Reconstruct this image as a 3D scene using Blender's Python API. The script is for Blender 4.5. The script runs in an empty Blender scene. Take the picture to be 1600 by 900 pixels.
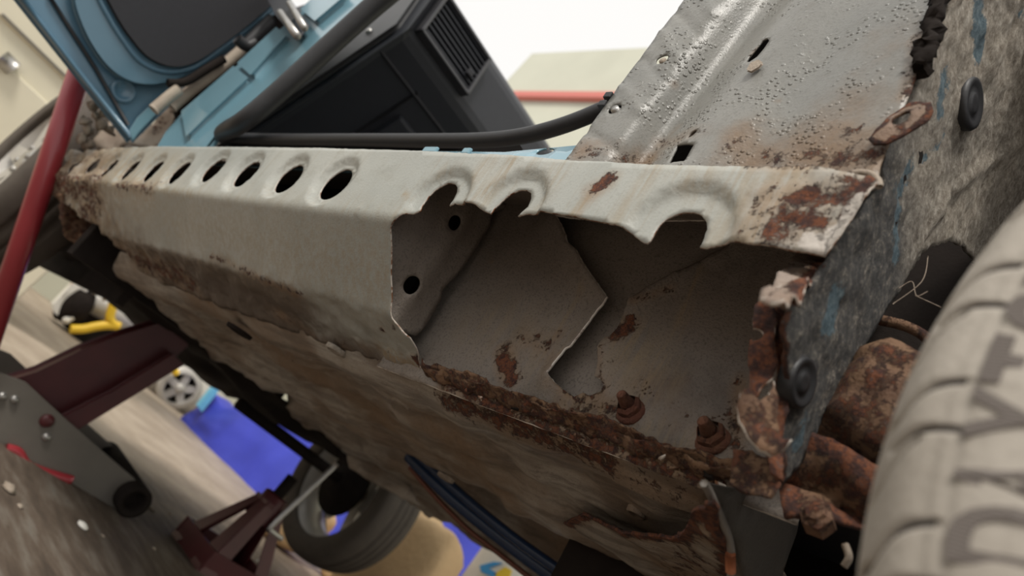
import bpy, math, random
import numpy as np
from mathutils import Vector, Matrix, noise as mnoise
from mathutils.geometry import delaunay_2d_cdt

random.seed(7); np.random.seed(7)
scene = bpy.context.scene
COL = scene.collection

# ------------------------------------------------------------------ frames
# camera-relative CAR axes: x rearwards along the sill, y inboard, z up (lens at origin)
FPX = 1110.0
_F = np.array([-1130, -225, 1110.]); _F /= np.linalg.norm(_F)
_k = (.55, -.84)
_c = -(_F[0]*_k[0]+_F[1]*_k[1])/(_F[2]+_F[1]*(-100)/FPX)
_U = np.array([_k[0], _k[1]-100*_c/FPX, _c]); _U /= np.linalg.norm(_U)
_R = np.cross(_F, _U)
A = np.array([-_F, _R, _U])                       # lens -> car
_n = np.array([.087, .07, 1]); _n /= np.linalg.norm(_n)
_x = np.array([1, 0, 0])-_n*_n[0]; _x /= np.linalg.norm(_x)
RW = np.array([_x, np.cross(_n, _x), _n])         # car -> world (car stands tilted on its jack)
H = 0.42                                          # lens height above the floor

def ray(px, py): return A @ np.array([px-800, py-450, FPX])
def _hit(r, x, y, z):
    if x is not None: return r*(x/r[0])
    if y is not None: return r*(y/r[1])
    return r*(z/r[2])
def PC(px, py, x=None, y=None, z=None):           # point in car axes
    return _hit(ray(px, py), x, y, z)
def PW(px, py, x=None, y=None, z=None):           # point in world axes (floor z = 0)
    p = _hit(RW @ ray(px, py), x, y, None if z is None else z-H)
    return p+np.array([0, 0, H])

CAR_M = Matrix.Translation((0, 0, H)) @ Matrix(RW.tolist()).to_4x4()

# ------------------------------------------------------------------ camera, world, sun, exposure
cd = bpy.data.cameras.new('camera'); cam = bpy.data.objects.new('camera', cd); COL.objects.link(cam)
cd.sensor_width = 36; cd.lens = 36*FPX/1600; cd.clip_start = .01; cd.clip_end = 100
B = np.array([A @ np.array([1, 0, 0]), A @ np.array([0, -1, 0]), A @ np.array([0, 0, -1])]).T
cam.matrix_world = CAR_M @ Matrix(B.tolist()).to_4x4()
cd.dof.use_dof = True; cd.dof.focus_distance = .62; cd.dof.aperture_fstop = 5.5
scene.camera = cam

w = bpy.data.worlds.new('world'); scene.world = w; w.use_nodes = True
bg = w.node_tree.nodes['Background']; bg.inputs[0].default_value = (1.0, .985, .96, 1); bg.inputs[1].default_value = 1.0
sd = bpy.data.lights.new('sun', 'SUN'); sun = bpy.data.objects.new('sun', sd); COL.objects.link(sun)
sd.energy = 2.6; sd.angle = math.radians(14); sd.color = (1, .95, .88)
sun.rotation_euler = Vector((.28, -.62, .72)).to_track_quat('Z', 'Y').to_euler()
vs = scene.view_settings
vs.view_transform = 'Standard'; vs.look = 'None'; vs.gamma = 1; vs.use_curve_mapping = False; vs.exposure = 0.0

# ------------------------------------------------------------------ node helpers and materials
class NT:
    def __init__(s, name):
        s.m = bpy.data.materials.new(name); s.m.use_nodes = True
        s.t = s.m.node_tree; s.b = s.t.nodes['Principled BSDF']
        s.co = s.t.nodes.new('ShaderNodeTexCoord').outputs['Object']
    def link(s, a, b): s.t.links.new(a, b)
    def put(s, sock, v):
        if isinstance(v, bpy.types.NodeSocket): s.link(v, sock)
        elif isinstance(v, (tuple, list)) and len(v) == 3 and sock.type == 'RGBA': sock.default_value = (*v, 1)
        else: sock.default_value = v
    def noise(s, scale, detail=4, rough=.55, co=None, dist=0):
        n = s.t.nodes.new('ShaderNodeTexNoise'); s.link(co or s.co, n.inputs['Vector'])
        n.inputs['Scale'].default_value = scale; n.inputs['Detail'].default_value = detail
        n.inputs['Roughness'].default_value = rough; n.inputs['Distortion'].default_value = dist
        return n.outputs['Fac']
    def voro(s, scale, feat='F1', rnd=1):
        n = s.t.nodes.new('ShaderNodeTexVoronoi'); s.link(s.co, n.inputs['Vector']); n.feature = feat
        n.inputs['Scale'].default_value = scale; n.inputs['Randomness'].default_value = rnd
        return n.outputs['Distance']
    def stretch(s, sx, sy, sz):
        n = s.t.nodes.new('ShaderNodeMapping'); s.link(s.co, n.inputs['Vector']); n.inputs['Scale'].default_value = (sx, sy, sz)
        return n.outputs['Vector']
    def math(s, op, a, b=0.0, c=0.0):
        n = s.t.nodes.new('ShaderNodeMath'); n.operation = op
        s.put(n.inputs[0], a); s.put(n.inputs[1], b); s.put(n.inputs[2], c)
        return n.outputs[0]
    def step(s, v, a, b, lo=0, hi=1):
        n = s.t.nodes.new('ShaderNodeMapRange'); n.interpolation_type = 'SMOOTHSTEP'
        s.put(n.inputs[0], v); s.put(n.inputs[1], a); s.put(n.inputs[2], b); s.put(n.inputs[3], lo); s.put(n.inputs[4], hi)
        return n.outputs[0]
    def mix(s, f, a, b):
        n = s.t.nodes.new('ShaderNodeMix'); n.data_type = 'RGBA'
        s.put(n.inputs[0], f); s.put(n.inputs[6], a); s.put(n.inputs[7], b)
        return n.outputs[2]
    def ramp(s, f, stops):
        n = s.t.nodes.new('ShaderNodeValToRGB'); s.link(f, n.inputs[0]); e = n.color_ramp.elements
        while len(e) < len(stops): e.new(.5)
        for i, (p, c) in enumerate(stops): e[i].position = p; e[i].color = (*c, 1)
        return n.outputs[0]
    def attr(s, name):
        n = s.t.nodes.new('ShaderNodeAttribute'); n.attribute_name = name; return n.outputs['Fac']
    def bump(s, h, dist=.002, strength=1):
        n = s.t.nodes.new('ShaderNodeBump'); s.link(h, n.inputs['Height'])
        n.inputs['Distance'].default_value = dist; n.inputs['Strength'].default_value = strength
        s.link(n.outputs[0], s.b.inputs['Normal'])
    def fin(s, col, rough=.5, metal=0, spec=None, coat=None):
        s.put(s.b.inputs['Base Color'], col); s.put(s.b.inputs['Roughness'], rough); s.put(s.b.inputs['Metallic'], metal)
        if spec is not None: s.put(s.b.inputs['Specular IOR Level'], spec)
        if coat: s.b.inputs['Coat Weight'].default_value = coat; s.b.inputs['Coat Roughness'].default_value = .12
        return s.m

def rustcol(t, scale=120):
    n = t.noise(scale, 9, .74)
    return t.ramp(n, [(.28, (.013, .008, .007)), (.41, (.045, .020, .016)), (.49, (.088, .034, .022)), (.555, (.20, .066, .025)), (.62, (.105, .058, .045)), (.74, (.23, .17, .14))])

def metal(name, c1, c2, rough=.5, bias=0.0, fine=.25, dirtc=(.11, .085, .065), blister=0, spec=.5, streak=0, big=7, dirt_bias=0, speck=.25, longi=0):
    t = NT(name)
    col = t.mix(t.step(t.noise(big, 5), .35, .65), c1, c2)
    nf = t.noise(420, 4, .65); nr = t.noise(70, 11, .8); n2 = t.noise(23, 5, .6)
    col = t.mix(t.math('MULTIPLY', t.step(nf, .52, .64), speck), col, tuple(.35*x for x in c1))
    col = t.mix(t.math('MULTIPLY', t.step(t.noise(48, 7, .7), .5, .66), .3), col, tuple(x*.72*y for x, y in zip(c1, (1, .93, .84))))
    if longi: col = t.mix(t.math('MULTIPLY', t.step(t.noise(1, 7, .65, t.stretch(5, 60, 60)), .42, .6), longi), col, (.045, .032, .024))
    if streak:
        st = t.noise(1, 4, .6, t.stretch(260, 260, 9))
        col = t.mix(t.math('MULTIPLY', t.step(st, .52, .72), streak), col, (.30, .25, .18))
    da = t.math('ADD', t.attr('dirt'), dirt_bias)
    dk = t.step(t.math('ADD', da, t.math('MULTIPLY', t.math('SUBTRACT', n2, .5), 1.0)), .15, .85)
    dk = t.math('MULTIPLY', dk, t.step(da, .0, .15))
    dn = t.mix(t.noise(140, 5), tuple(x*.55 for x in dirtc), tuple(x*1.35 for x in dirtc))
    col = t.mix(dk, col, dn)
    sn = t.math('MULTIPLY', t.attr('stain'), t.step(t.noise(1, 5, .65, t.stretch(150, 150, 14)), .36, .62))
    col = t.mix(sn, col, (.30, .225, .13))
    rs = t.math('ADD', t.attr('rust'), bias)
    halo = t.step(t.math('ADD', rs, t.math('MULTIPLY', t.math('SUBTRACT', n2, .5), .7)), .12, .75)
    halo = t.math('MULTIPLY', t.math('MULTIPLY', halo, t.step(rs, .01, .2)), .65)
    col = t.mix(halo, col, t.mix(t.noise(210, 4), (.16, .085, .04), (.36, .22, .11)))
    k = t.math('ADD', rs, t.math('MULTIPLY', t.math('SUBTRACT', nr, .5), 1.9))
    mask = t.math('MULTIPLY', t.step(k, .46, .6), t.step(rs, .02, .12))
    rc = rustcol(t)
    col = t.mix(mask, col, rc)
    ba = t.attr('bare')
    bm = t.math('MULTIPLY', t.step(t.math('ADD', ba, t.math('MULTIPLY', t.math('SUBTRACT', t.noise(120, 6, .7), .5), 1.2)), .5, .62), t.step(ba, .02, .1))
    col = t.mix(bm, col, t.mix(t.noise(300, 5), (.36, .32, .28), (.66, .61, .55)))
    rr = t.math('ADD', t.math('MULTIPLY', mask, .9-rough), rough)
    h = t.math('MULTIPLY', nf, fine)
    h = t.math('ADD', h, t.math('MULTIPLY', mask, t.math('MULTIPLY', t.noise(260, 6, .7), 2.2)))
    h = t.math('ADD', h, t.math('MULTIPLY', dk, t.math('MULTIPLY', t.noise(200, 5, .7), 1.0)))
    if blister:
        v = t.voro(230); bl = t.step(v, .15, .45, 1, 0)
        bl = t.math('MULTIPLY', bl, t.step(t.noise(26, 4), .46, .62))
        h = t.math('ADD', h, t.math('MULTIPLY', bl, blister))
    t.bump(h, .0012, .9)
    return t.fin(col, rr, 0, spec)

def plain(name, c, rough=.5, metal_=0, var=.25, scale=30, bump=.15, coat=None, dist=.001, spec=None):
    t = NT(name)
    col = t.mix(t.noise(scale, 5), tuple(x*(1-var) for x in c), tuple(min(1, x*(1+var)) for x in c))
    t.bump(t.noise(scale*8, 4), dist, bump)
    return t.fin(col, rough, metal_, spec, coat)

M = {}
M['grey'] = metal('grey_primer', (.345, .355, .325), (.415, .42, .383), .40, streak=.28, fine=.3, speck=.12)
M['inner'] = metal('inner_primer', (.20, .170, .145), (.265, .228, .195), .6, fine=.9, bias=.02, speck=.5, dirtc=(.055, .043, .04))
M['pillar'] = metal('quarter_primer', (.205, .205, .19), (.265, .26, .238), .30, fine=.35, blister=1.5, dirtc=(.17, .115, .068))
M['under'] = metal('underside', (.26, .20, .148), (.43, .39, .335), .55, bias=.10, fine=.8, dirtc=(.24, .165, .105), big=7, longi=.45)
M['underdark'] = metal('underside_dark', (.065, .057, .048), (.10, .088, .072), .7, bias=.10, fine=.6, big=6)
M['rust'] = metal('heavy_rust', (.085, .04, .028), (.15, .075, .05), .8, bias=.5, fine=1)
M['flake'] = metal('flaking_rust', (.30, .25, .215), (.19, .13, .10), .7, bias=.36, fine=1)
t = NT('bare_edge'); M['edge'] = t.fin(t.mix(t.step(t.noise(130, 5, .7), .45, .6), (.62, .56, .49), (.22, .10, .05)), .55)
t = NT('shiny_edge'); M['shine'] = t.fin(t.mix(t.step(t.noise(90, 5, .7), .5, .66), (.85, .80, .72), (.2, .11, .07)), .4)  # pale rim: light caught on torn edges, put into the colour
# wheel arch undercoat
t = NT('undercoat')
n1 = t.noise(135, 10, .82); n2 = t.noise(14, 5, .6)
dark = t.ramp(n1, [(.32, (.03, .03, .032)), (.47, (.09, .088, .086)), (.56, (.19, .175, .155)), (.65, (.55, .49, .41))])
lite = t.ramp(n1, [(.30, (.09, .07, .055)), (.41, (.32, .265, .205)), (.51, (.52, .455, .37)), (.63, (.82, .76, .66))])
col = t.mix(t.attr('dust'), dark, lite)  # pale dust, with sunlight on the upper arch put into the colour
bl = t.attr('blue')
bm = t.math('MULTIPLY', t.step(t.math('ADD', bl, t.math('MULTIPLY', t.math('SUBTRACT', t.noise(75, 9, .8), .5), 2.6)), .42, .62), t.step(bl, .02, .2))
col = t.mix(bm, col, t.ramp(n1, [(.35, (.05, .085, .105)), (.5, (.12, .19, .23)), (.62, (.26, .34, .37))]))
rs = t.attr('rust'); rm = t.math('MULTIPLY', t.step(t.math('ADD', rs, t.math('MULTIPLY', t.math('SUBTRACT', t.noise(75, 6, .7), .5), 1.3)), .45, .6), t.step(rs, .02, .1))
col = t.mix(rm, col, rustcol(t))
t.bump(n1, .006, 1.0); M['arch'] = t.fin(col, .8)

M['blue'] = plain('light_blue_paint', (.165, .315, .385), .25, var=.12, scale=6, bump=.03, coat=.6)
M['bluemid'] = plain('blue_paint_mid', (.08, .165, .225), .28, var=.14, scale=6, bump=.03, coat=.4)  # darker copy of the body blue; the door's shade is in the colour
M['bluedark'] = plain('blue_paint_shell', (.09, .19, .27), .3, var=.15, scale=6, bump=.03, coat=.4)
M['black'] = plain('black_plastic', (.022, .024, .03), .55, var=.15, scale=60, bump=.2)
M['card'] = plain('black_trim', (.018, .018, .022), .75, var=.2, scale=90, bump=.3)
M['rubber'] = plain('rubber', (.022, .022, .024), .5, var=.25, scale=50, bump=.2)
M['dark'] = plain('dark_grime', (.018, .014, .012), .9, var=.5, scale=25, bump=.6, spec=.12)  # near black: shade of enclosed gaps put into colour, also black parts
M['silver'] = plain('alloy', (.52, .51, .48), .32, .85, .15, 20, .1)
M['alu'] = plain('cast_aluminium', (.50, .48, .44), .4, .25, .2, 20, .1)
M['steel'] = plain('steel', (.42, .41, .39), .38, .8, .2, 40, .2)
M['jackgrey'] = plain('grey_jack_paint', (.15, .135, .115), .55, 0, .2, 14, .2)
M['red'] = plain('red_paint', (.34, .035, .045), .35, 0, .15, 10, .06, coat=.3)
M['darkred'] = plain('dark_red_paint', (.075, .014, .016), .45, 0, .45, 14, .2)
M['cream'] = plain('cream_enamel', (.72, .67, .52), .45, 0, .06, 8, .05)
M['tarp'] = plain('blue_tarp', (.045, .06, .45), .4, 0, .3, 4, .2, dist=.004)
M['cyan'] = plain('light_blue_band', (.2, .6, .85), .5, 0, .1)
M['paper'] = plain('tan_paper', (.72, .50, .27), .8, 0, .16, 5, .5, dist=.006)
M['white'] = plain('white_film', (.85, .83, .76), .5, 0, .06)
M['printblue'] = plain('blue_print', (.05, .35, .75), .5, 0, .1)
M['printyellow'] = plain('yellow_print', (.9, .65, .05), .5, 0, .1)
M['yellow'] = plain('yellow_hose', (.85, .55, .03), .4, 0, .08)
M['bolt'] = metal('rusted_bolt', (.13, .045, .03), (.20, .07, .045), .85, bias=.34, fine=1.5)
M['wall'] = plain('wall_render', (.50, .50, .41), .9, 0, .12, 1.2, .2)
M['pipeblue'] = plain('dark_blue_pipe', (.012, .03, .075), .25, 0, .2)
M['copper'] = plain('brown_brake_line', (.14, .05, .03), .45, .3, .2)
M['cable'] = plain('grey_cable', (.21, .19, .165), .6, 0, .2)
M['orange'] = plain('orange_tip', (.34, .11, .045), .7, 0, .3, 120)
M['dusty'] = metal('dusty_tan_metal', (.40, .34, .27), (.28, .22, .17), .7, bias=.12, fine=1)
# tyre rubber, dusty
t = NT('tyre_dusty')
c_ = t.mix(t.step(t.noise(14, 6, .6), .3, .7), (.33, .295, .25), (.45, .41, .355))
c_ = t.mix(t.math('MULTIPLY', t.step(t.noise(240, 4), .5, .75), .4), c_, (.24, .215, .18))
c_ = t.mix(t.step(t.attr('groove'), .25, .8), c_, (.05, .042, .037))
t.bump(t.noise(320, 5), .0006, .6); M['tyre'] = t.fin(c_, .75)
t = NT('tyre_letter'); wv = t.t.nodes.new('ShaderNodeTexWave'); t.link(t.co, wv.inputs['Vector'])
wv.bands_direction = 'Z'; wv.inputs['Scale'].default_value = 260; wv.inputs['Distortion'].default_value = 0
M['letter'] = t.fin(t.mix(wv.outputs['Fac'], (.07, .056, .05), (.19, .165, .145)), .75)
M['tyre2'] = plain('tyre_black', (.085, .07, .056), .8, 0, .3, 30, .3)
# floor concrete
t = NT('concrete_floor')
n1 = t.noise(3.5, 8, .62); n2 = t.noise(1, 6, .6, t.stretch(6, 26, 6)); n3 = t.noise(55, 6, .65)
c_ = t.mix(t.step(n1, .35, .62), (.40, .33, .255), (.30, .24, .18))
sep = t.t.nodes.new('ShaderNodeSeparateXYZ'); t.link(t.co, sep.inputs[0])
worn = t.step(t.math('ADD', t.math('ADD', sep.outputs[0], t.math('MULTIPLY', sep.outputs[1], .1)), t.math('MULTIPLY', t.math('SUBTRACT', n1, .5), 1.2)), -2.6, -1.9)
c_ = t.mix(t.math('MULTIPLY', worn, .9), c_, t.ramp(n2, [(.3, (.05, .034, .024)), (.5, (.11, .08, .058)), (.66, (.19, .165, .135)), (.8, (.13, .15, .155))]))
c_ = t.mix(t.step(n3, .62, .72), c_, (.05, .04, .032))
t.bump(t.math('ADD', n3, n2), .004, .5); M['floor'] = t.fin(c_, .75)

# ------------------------------------------------------------------ mesh helpers
def tag(o, label=None, cat=None, group=None, kind=None):
    for k, v in (('label', label), ('category', cat), ('group', group), ('kind', kind)):
        if v: o[k] = v
    return o
def mesh_obj(name, V, F, mat, parent=None, attrs=None, smooth=True, label=None, solid=0, rim=None, bevel=0, sharp=None):
    me = bpy.data.meshes.new(name)
    me.from_pydata([tuple(map(float, v)) for v in V], [], [tuple(map(int, f)) for f in F]); me.update()
    for m in (mat if isinstance(mat, (list, tuple)) else [mat]): me.materials.append(m)
    if rim: me.materials.append(rim)
    if attrs:
        for k, a in attrs.items():
            at = me.attributes.new(k, 'FLOAT', 'POINT'); at.data.foreach_set('value', np.asarray(a, dtype=np.float32))
    if smooth:
        me.polygons.foreach_set('use_smooth', [True]*len(me.polygons))
        if sharp: me.set_sharp_from_angle(angle=math.radians(sharp))
    o = bpy.data.objects.new(name, me); COL.objects.link(o)
    if parent: o.parent = parent
    if solid:
        md = o.modifiers.new('thickness', 'SOLIDIFY'); md.thickness = solid; md.offset = 0
        if rim: md.material_offset_rim = 1
    if bevel:
        md = o.modifiers.new('bevel', 'BEVEL'); md.width = bevel; md.segments = 2; md.limit_method = 'ANGLE'; md.angle_limit = .6
    if label: o['label'] = label
    return o
def empty(name, parent=None, loc=(0, 0, 0), label=None):
    o = bpy.data.objects.new(name, None); COL.objects.link(o); o.location = loc; o.empty_display_size = .05
    if parent: o.parent = parent
    if label: o['label'] = label
    return o
def unit(v): v = np.asarray(v, float); return v/np.linalg.norm(v)
def frame(ax):
    ax = unit(ax); a = np.array([0, 0, 1.]) if abs(ax[2]) < .9 else np.array([1., 0, 0])
    u = unit(np.cross(a, ax)); return u, np.cross(ax, u), ax
class MB:
    def __init__(s): s.V = []; s.F = []
    def add(s, V, F):
        n = len(s.V); s.V += [np.asarray(v, float) for v in V]; s.F += [tuple(i+n for i in f) for f in F]; return s
    def box(s, c, h, R=None):
        R = np.eye(3) if R is None else np.array(R).T
        V = [np.asarray(c)+R @ (np.array([a, b, d])*h) for a in (-1, 1) for b in (-1, 1) for d in (-1, 1)]
        return s.add(V, [(0, 1, 3, 2), (4, 6, 7, 5), (0, 4, 5, 1), (2, 3, 7, 6), (0, 2, 6, 4), (1, 5, 7, 3)])
    def lathe(s, prof, c, ax, n=32, a0=0, a1=2*math.pi, caps=False):
        u, v, w_ = frame(ax); c = np.asarray(c, float); full = abs(a1-a0-2*math.pi) < 1e-6
        m = n if full else n+1; V = []
        for i in range(m):
            a = a0+(a1-a0)*i/n
            for r, h in prof: V.append(c+u*r*math.cos(a)+v*r*math.sin(a)+w_*h)
        k = len(prof); F = []
        for i in range(n):
            j = (i+1) % m
            for q in range(k-1): F.append((i*k+q, j*k+q, j*k+q+1, i*k+q+1))
        if caps:
            for q in (0, k-1): F.append(tuple(i*k+q for i in range(m)))
        return s.add(V, F)
    def cyl(s, p, q, r, r2=None, n=20):
        p = np.asarray(p, float); q = np.asarray(q, float); L = np.linalg.norm(q-p)
        return s.lathe([(1e-5, 0), (r, 0), (r if r2 is None else r2, L), (1e-5, L)], p, q-p, n)
    def tube(s, path, r, n=10, rs=None):
        P = [np.asarray(p, float) for p in path]; V = []; u = None
        for i, p in enumerate(P):
            d = unit(P[min(i+1, len(P)-1)]-P[max(i-1, 0)])
            if u is None: u = frame(d)[0]
            u = unit(u-d*np.dot(u, d)); v = np.cross(d, u); rr = rs[i] if rs else r
            for k in range(n):
                a = 2*math.pi*k/n; V.append(p+rr*(u*math.cos(a)+v*math.sin(a)))
        F = [(i*n+k, i*n+(k+1) % n, (i+1)*n+(k+1) % n, (i+1)*n+k) for i in range(len(P)-1) for k in range(n)]
        F += [tuple(range(n)), tuple((len(P)-1)*n+k for k in reversed(range(n)))]
        return s.add(V, F)
    def prism(s, poly, d):
        P = [np.asarray(p, float) for p in poly]; d = np.asarray(d, float); n = len(P)
        return s.add(P+[p+d for p in P], [tuple(range(n)), tuple(reversed(range(n, 2*n)))]+[(i, (i+1) % n, n+(i+1) % n, n+i) for i in range(n)])
    def build(s, name, mat, parent=None, **k): return mesh_obj(name, s.V, s.F, mat, parent, **k)
def spline(pts, n=8):
    P = [np.asarray(p, float) for p in pts]; out = []
    for i in range(len(P)-1):
        a = P[max(i-1, 0)]; b = P[i]; c = P[i+1]; d = P[min(i+2, len(P)-1)]
        for k in range(n):
            t_ = k/n; out.append(.5*((2*b)+(c-a)*t_+(2*a-5*b+4*c-d)*t_**2+(3*b-a-3*c+d)*t_**3))
    out.append(P[-1]); return out

# surfaces addressed by (u, v)
class Plane:
    def __init__(s, o, eu, ev):
        s.o = np.asarray(o, float); s.eu = unit(eu); ev = np.asarray(ev, float); s.ev = unit(ev-s.eu*np.dot(ev, s.eu)); s.n = np.cross(s.eu, s.ev)
    def P(s, U):
        U = np.asarray(U); return s.o+U[:, :1]*s.eu+U[:, 1:2]*s.ev, np.repeat(s.n[None], len(U), 0)
    def inv(s, px, py):
        r = ray(px, py); d = r*(np.dot(s.o, s.n)/np.dot(r, s.n))-s.o; return np.array([np.dot(d, s.eu), np.dot(d, s.ev)])
class Prof:                                       # a (y, z) section pulled along x
    def __init__(s, pts, rad=.006, seg=5):
        P = [np.array(p, float) for p in pts]; out = [P[0]]
        for i in range(1, len(P)-1):
            a, b, c = P[i-1], P[i], P[i+1]; r = min(rad, .45*np.linalg.norm(a-b), .45*np.linalg.norm(c-b))
            p = b+unit(a-b)*r; q = b+unit(c-b)*r
            for k in range(seg+1):
                t_ = k/seg; out.append((1-t_)**2*p+2*t_*(1-t_)*b+t_**2*q)
        out.append(P[-1]); s.p = np.array(out); d = np.diff(s.p, axis=0); s.L = np.linalg.norm(d, axis=1); s.s = np.concatenate([[0], np.cumsum(s.L)]); s.t = d/s.L[:, None]
    def P(s, U):
        U = np.asarray(U); v = U[:, 1]; i = np.clip(np.searchsorted(s.s, v, side='right')-1, 0, len(s.L)-1)
        yz = s.p[i]+(v-s.s[i])[:, None]*s.t[i]; n = np.stack([np.zeros(len(U)), s.t[i][:, 1], -s.t[i][:, 0]], 1)
        return np.column_stack([U[:, 0], yz]), n
    def inv(s, px, py):
        r = ray(px, py); best = None; m = len(s.L)
        for i in range(m):
            a = s.p[i]; t_ = s.t[i]; det = r[1]*-t_[1]+r[2]*t_[0]
            if abs(det) < 1e-9: continue
            k = (a[0]*-t_[1]+a[1]*t_[0])/det; q = (r[1]*a[1]-r[2]*a[0])/det
            # solve k*r_yz = a + q*t
            q = -q if False else (np.dot(k*r[1:]-a, t_))
            if k > 0 and (q >= -1e-9 or i == 0) and (q <= s.L[i]+1e-9 or i == m-1):
                if best is None or k < best[0]: best = (k, np.array([k*r[0], s.s[i]+q]))
        return best[1]

def inside(P, poly):
    x, y = P[:, 0], P[:, 1]; c = np.zeros(len(P), bool); poly = np.asarray(poly); j = len(poly)-1
    for i in range(len(poly)):
        xi, yi = poly[i]; xj, yj = poly[j]
        hit = ((yi > y) != (yj > y)) & (x < (xj-xi)*(y-yi)/(yj-yi+1e-15)+xi); c ^= hit; j = i
    return c
def dseg(P, line, closed=False):
    L = np.asarray(line, float); d = np.full(len(P), 1e9)
    if len(L) == 1: return np.linalg.norm(P-L[0], axis=1)
    for i in range(len(L) if closed else len(L)-1):
        a = L[i]; b = L[(i+1) % len(L)]; ab = b-a; t_ = np.clip(((P-a) @ ab)/max(ab @ ab, 1e-12), 0, 1)
        d = np.minimum(d, np.linalg.norm(P-(a+t_[:, None]*ab), axis=1))
    return d
def resample(poly, sp, jag=0, closed=True):
    P = [np.asarray(p, float) for p in poly]; out = []; n = len(P)
    for i in range(n if closed else n-1):
        a = P[i]; b = P[(i+1) % n]; L = np.linalg.norm(b-a); m = max(1, int(math.ceil(L/sp)))
        nr = np.array([-(b-a)[1], (b-a)[0]])/max(L, 1e-9)
        for k in range(m):
            p = a+(b-a)*k/m
            if jag and k: p = p+nr*jag*(mnoise.noise((p[0]*170, p[1]*170, 3.3))+.6*mnoise.noise((p[0]*420, p[1]*420, 1.3)))
            out.append(p)
    return out
def circ(c, r, n=28): return [np.array([c[0]+r*math.cos(2*math.pi*k/n), c[1]+r*math.sin(2*math.pi*k/n)]) for k in range(n)]

def sheet(name, S, outline, mat, parent, holes=(), sp=.006, disp=None, thick=.0014, jag=0, rust=(), dirt=(), bare=(), blue=(), dust_sun=(), rim=None, label=None, px=True, vlines=(), edge_rust=0, grow=1.0):
    to = (lambda q: S.inv(*q)) if px else (lambda q: np.asarray(q, float))
    out = resample([to(q) for q in outline], sp, jag)
    hs = [resample(h, sp) for h in holes]
    allb = np.array(out); lo = allb.min(0); hi = allb.max(0)
    us = np.arange(lo[0]+sp*.5, hi[0], sp*grow); vv = np.arange(lo[1]+sp*.5, hi[1], sp)
    if len(vlines): vv = np.array(sorted(set(list(vv)+[v for v in vlines if lo[1] < v < hi[1]])))
    G = np.array([(u, v) for u in us for v in vv])
    G = G+(np.random.rand(*G.shape)-.5)*sp*.25*np.array([1, 0 if len(vlines) else 1])
    ok = inside(G, out) & (dseg(G, out, True) > sp*.45)
    for h in hs: ok &= ~inside(G, h) & (dseg(G, h, True) > sp*.4)
    G = G[ok]
    pts = list(out); edges = [(i, (i+1) % len(out)) for i in range(len(out))]
    for h in hs:
        n = len(pts); pts += h; edges += [(n+i, n+(i+1) % len(h)) for i in range(len(h))]
    pts += list(G)
    r = delaunay_2d_cdt([Vector(p) for p in pts], edges, [], 0, 1e-7)
    Q = np.array([tuple(v) for v in r[0]]); T = np.array([f for f in r[2]])
    cen = Q[T].mean(1); keep = inside(cen, out)
    for h in hs: keep &= ~inside(cen, h)
    T = T[keep]
    V, N = S.P(Q)
    if disp is not None: V = V+N*disp(Q, V)[:, None]
    def field(spec):
        f = np.zeros(len(Q))
        for pl, rad, st in spec:
            d = dseg(Q, [to(q) for q in pl]); f = np.maximum(f, st*np.clip(1-d/rad, 0, 1)**.7)
        return f
    at = {'stain': np.zeros(len(Q)), 'rust': field(rust), 'dirt': field(dirt), 'bare': field(bare)}
    if blue: at['blue'] = field(blue)
    if dust_sun: at['dust'] = field(dust_sun)
    if edge_rust: at['rust'] = np.maximum(at['rust'], .75*np.clip(1-dseg(Q, out, True)/edge_rust, 0, 1))
    return mesh_obj(name, V, T, mat, parent, at, True, label, thick, rim)
def nz(V, sc, amp, off=0.0): return np.array([mnoise.fractal((v[0]*sc+off, v[1]*sc, v[2]*sc), .9, 2.1, 4) for v in V])*amp
def dome(S, outline, depth, rad):
    poly = [S.inv(*q) for q in outline]
    return lambda Q, V: depth*np.sqrt(np.clip(1-(1-np.clip(dseg(Q, poly, True)/rad, 0, 1))**2, 0, 1))

# ------------------------------------------------------------------ the garage floor, far wall
m = MB(); n_ = 40
fl = MB().box((-3, 1.5, -.05), (9, 7, .05)).build('floor', M['floor'], smooth=False); tag(fl, 'worn brown and pale concrete garage floor', None, None, 'structure')
yw = 5.2
zt = PW(900, 80, y=yw)[2]; x0 = PW(829, 86, y=yw)[0]; zr = PW(900, 155, y=yw)[2]
wl = MB().box(((x0+6)/2, yw+.1, zt/2), ((6-x0)/2, .1, zt/2)).build('wall_far', M['wall'], smooth=False); tag(wl, 'pale green rendered wall beyond the car', None, None, 'structure')
tr = MB().box(((x0+6)/2, yw-.05, zr), ((6-x0)/2, .05, .07)).build('trim_1', plain('red_rail_paint', (.55, .16, .13), .5), smooth=False, bevel=.01); tag(tr, 'red horizontal rail along the far wall', None, None, 'structure')

wf = MB().box((-7.0, .6, 1.4), (.1, 5, 1.4)).build('wall_front', M['wall'], smooth=False); tag(wf, 'garage end wall ahead of the car', None, None, 'structure')  # unseen wall, added to cut low light and darken the underside
# ------------------------------------------------------------------ THE CAR
car = empty('car'); car.matrix_world = CAR_M
tag(car, 'light blue car on a jack, its left sill cut open and rusted', 'car')

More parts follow.
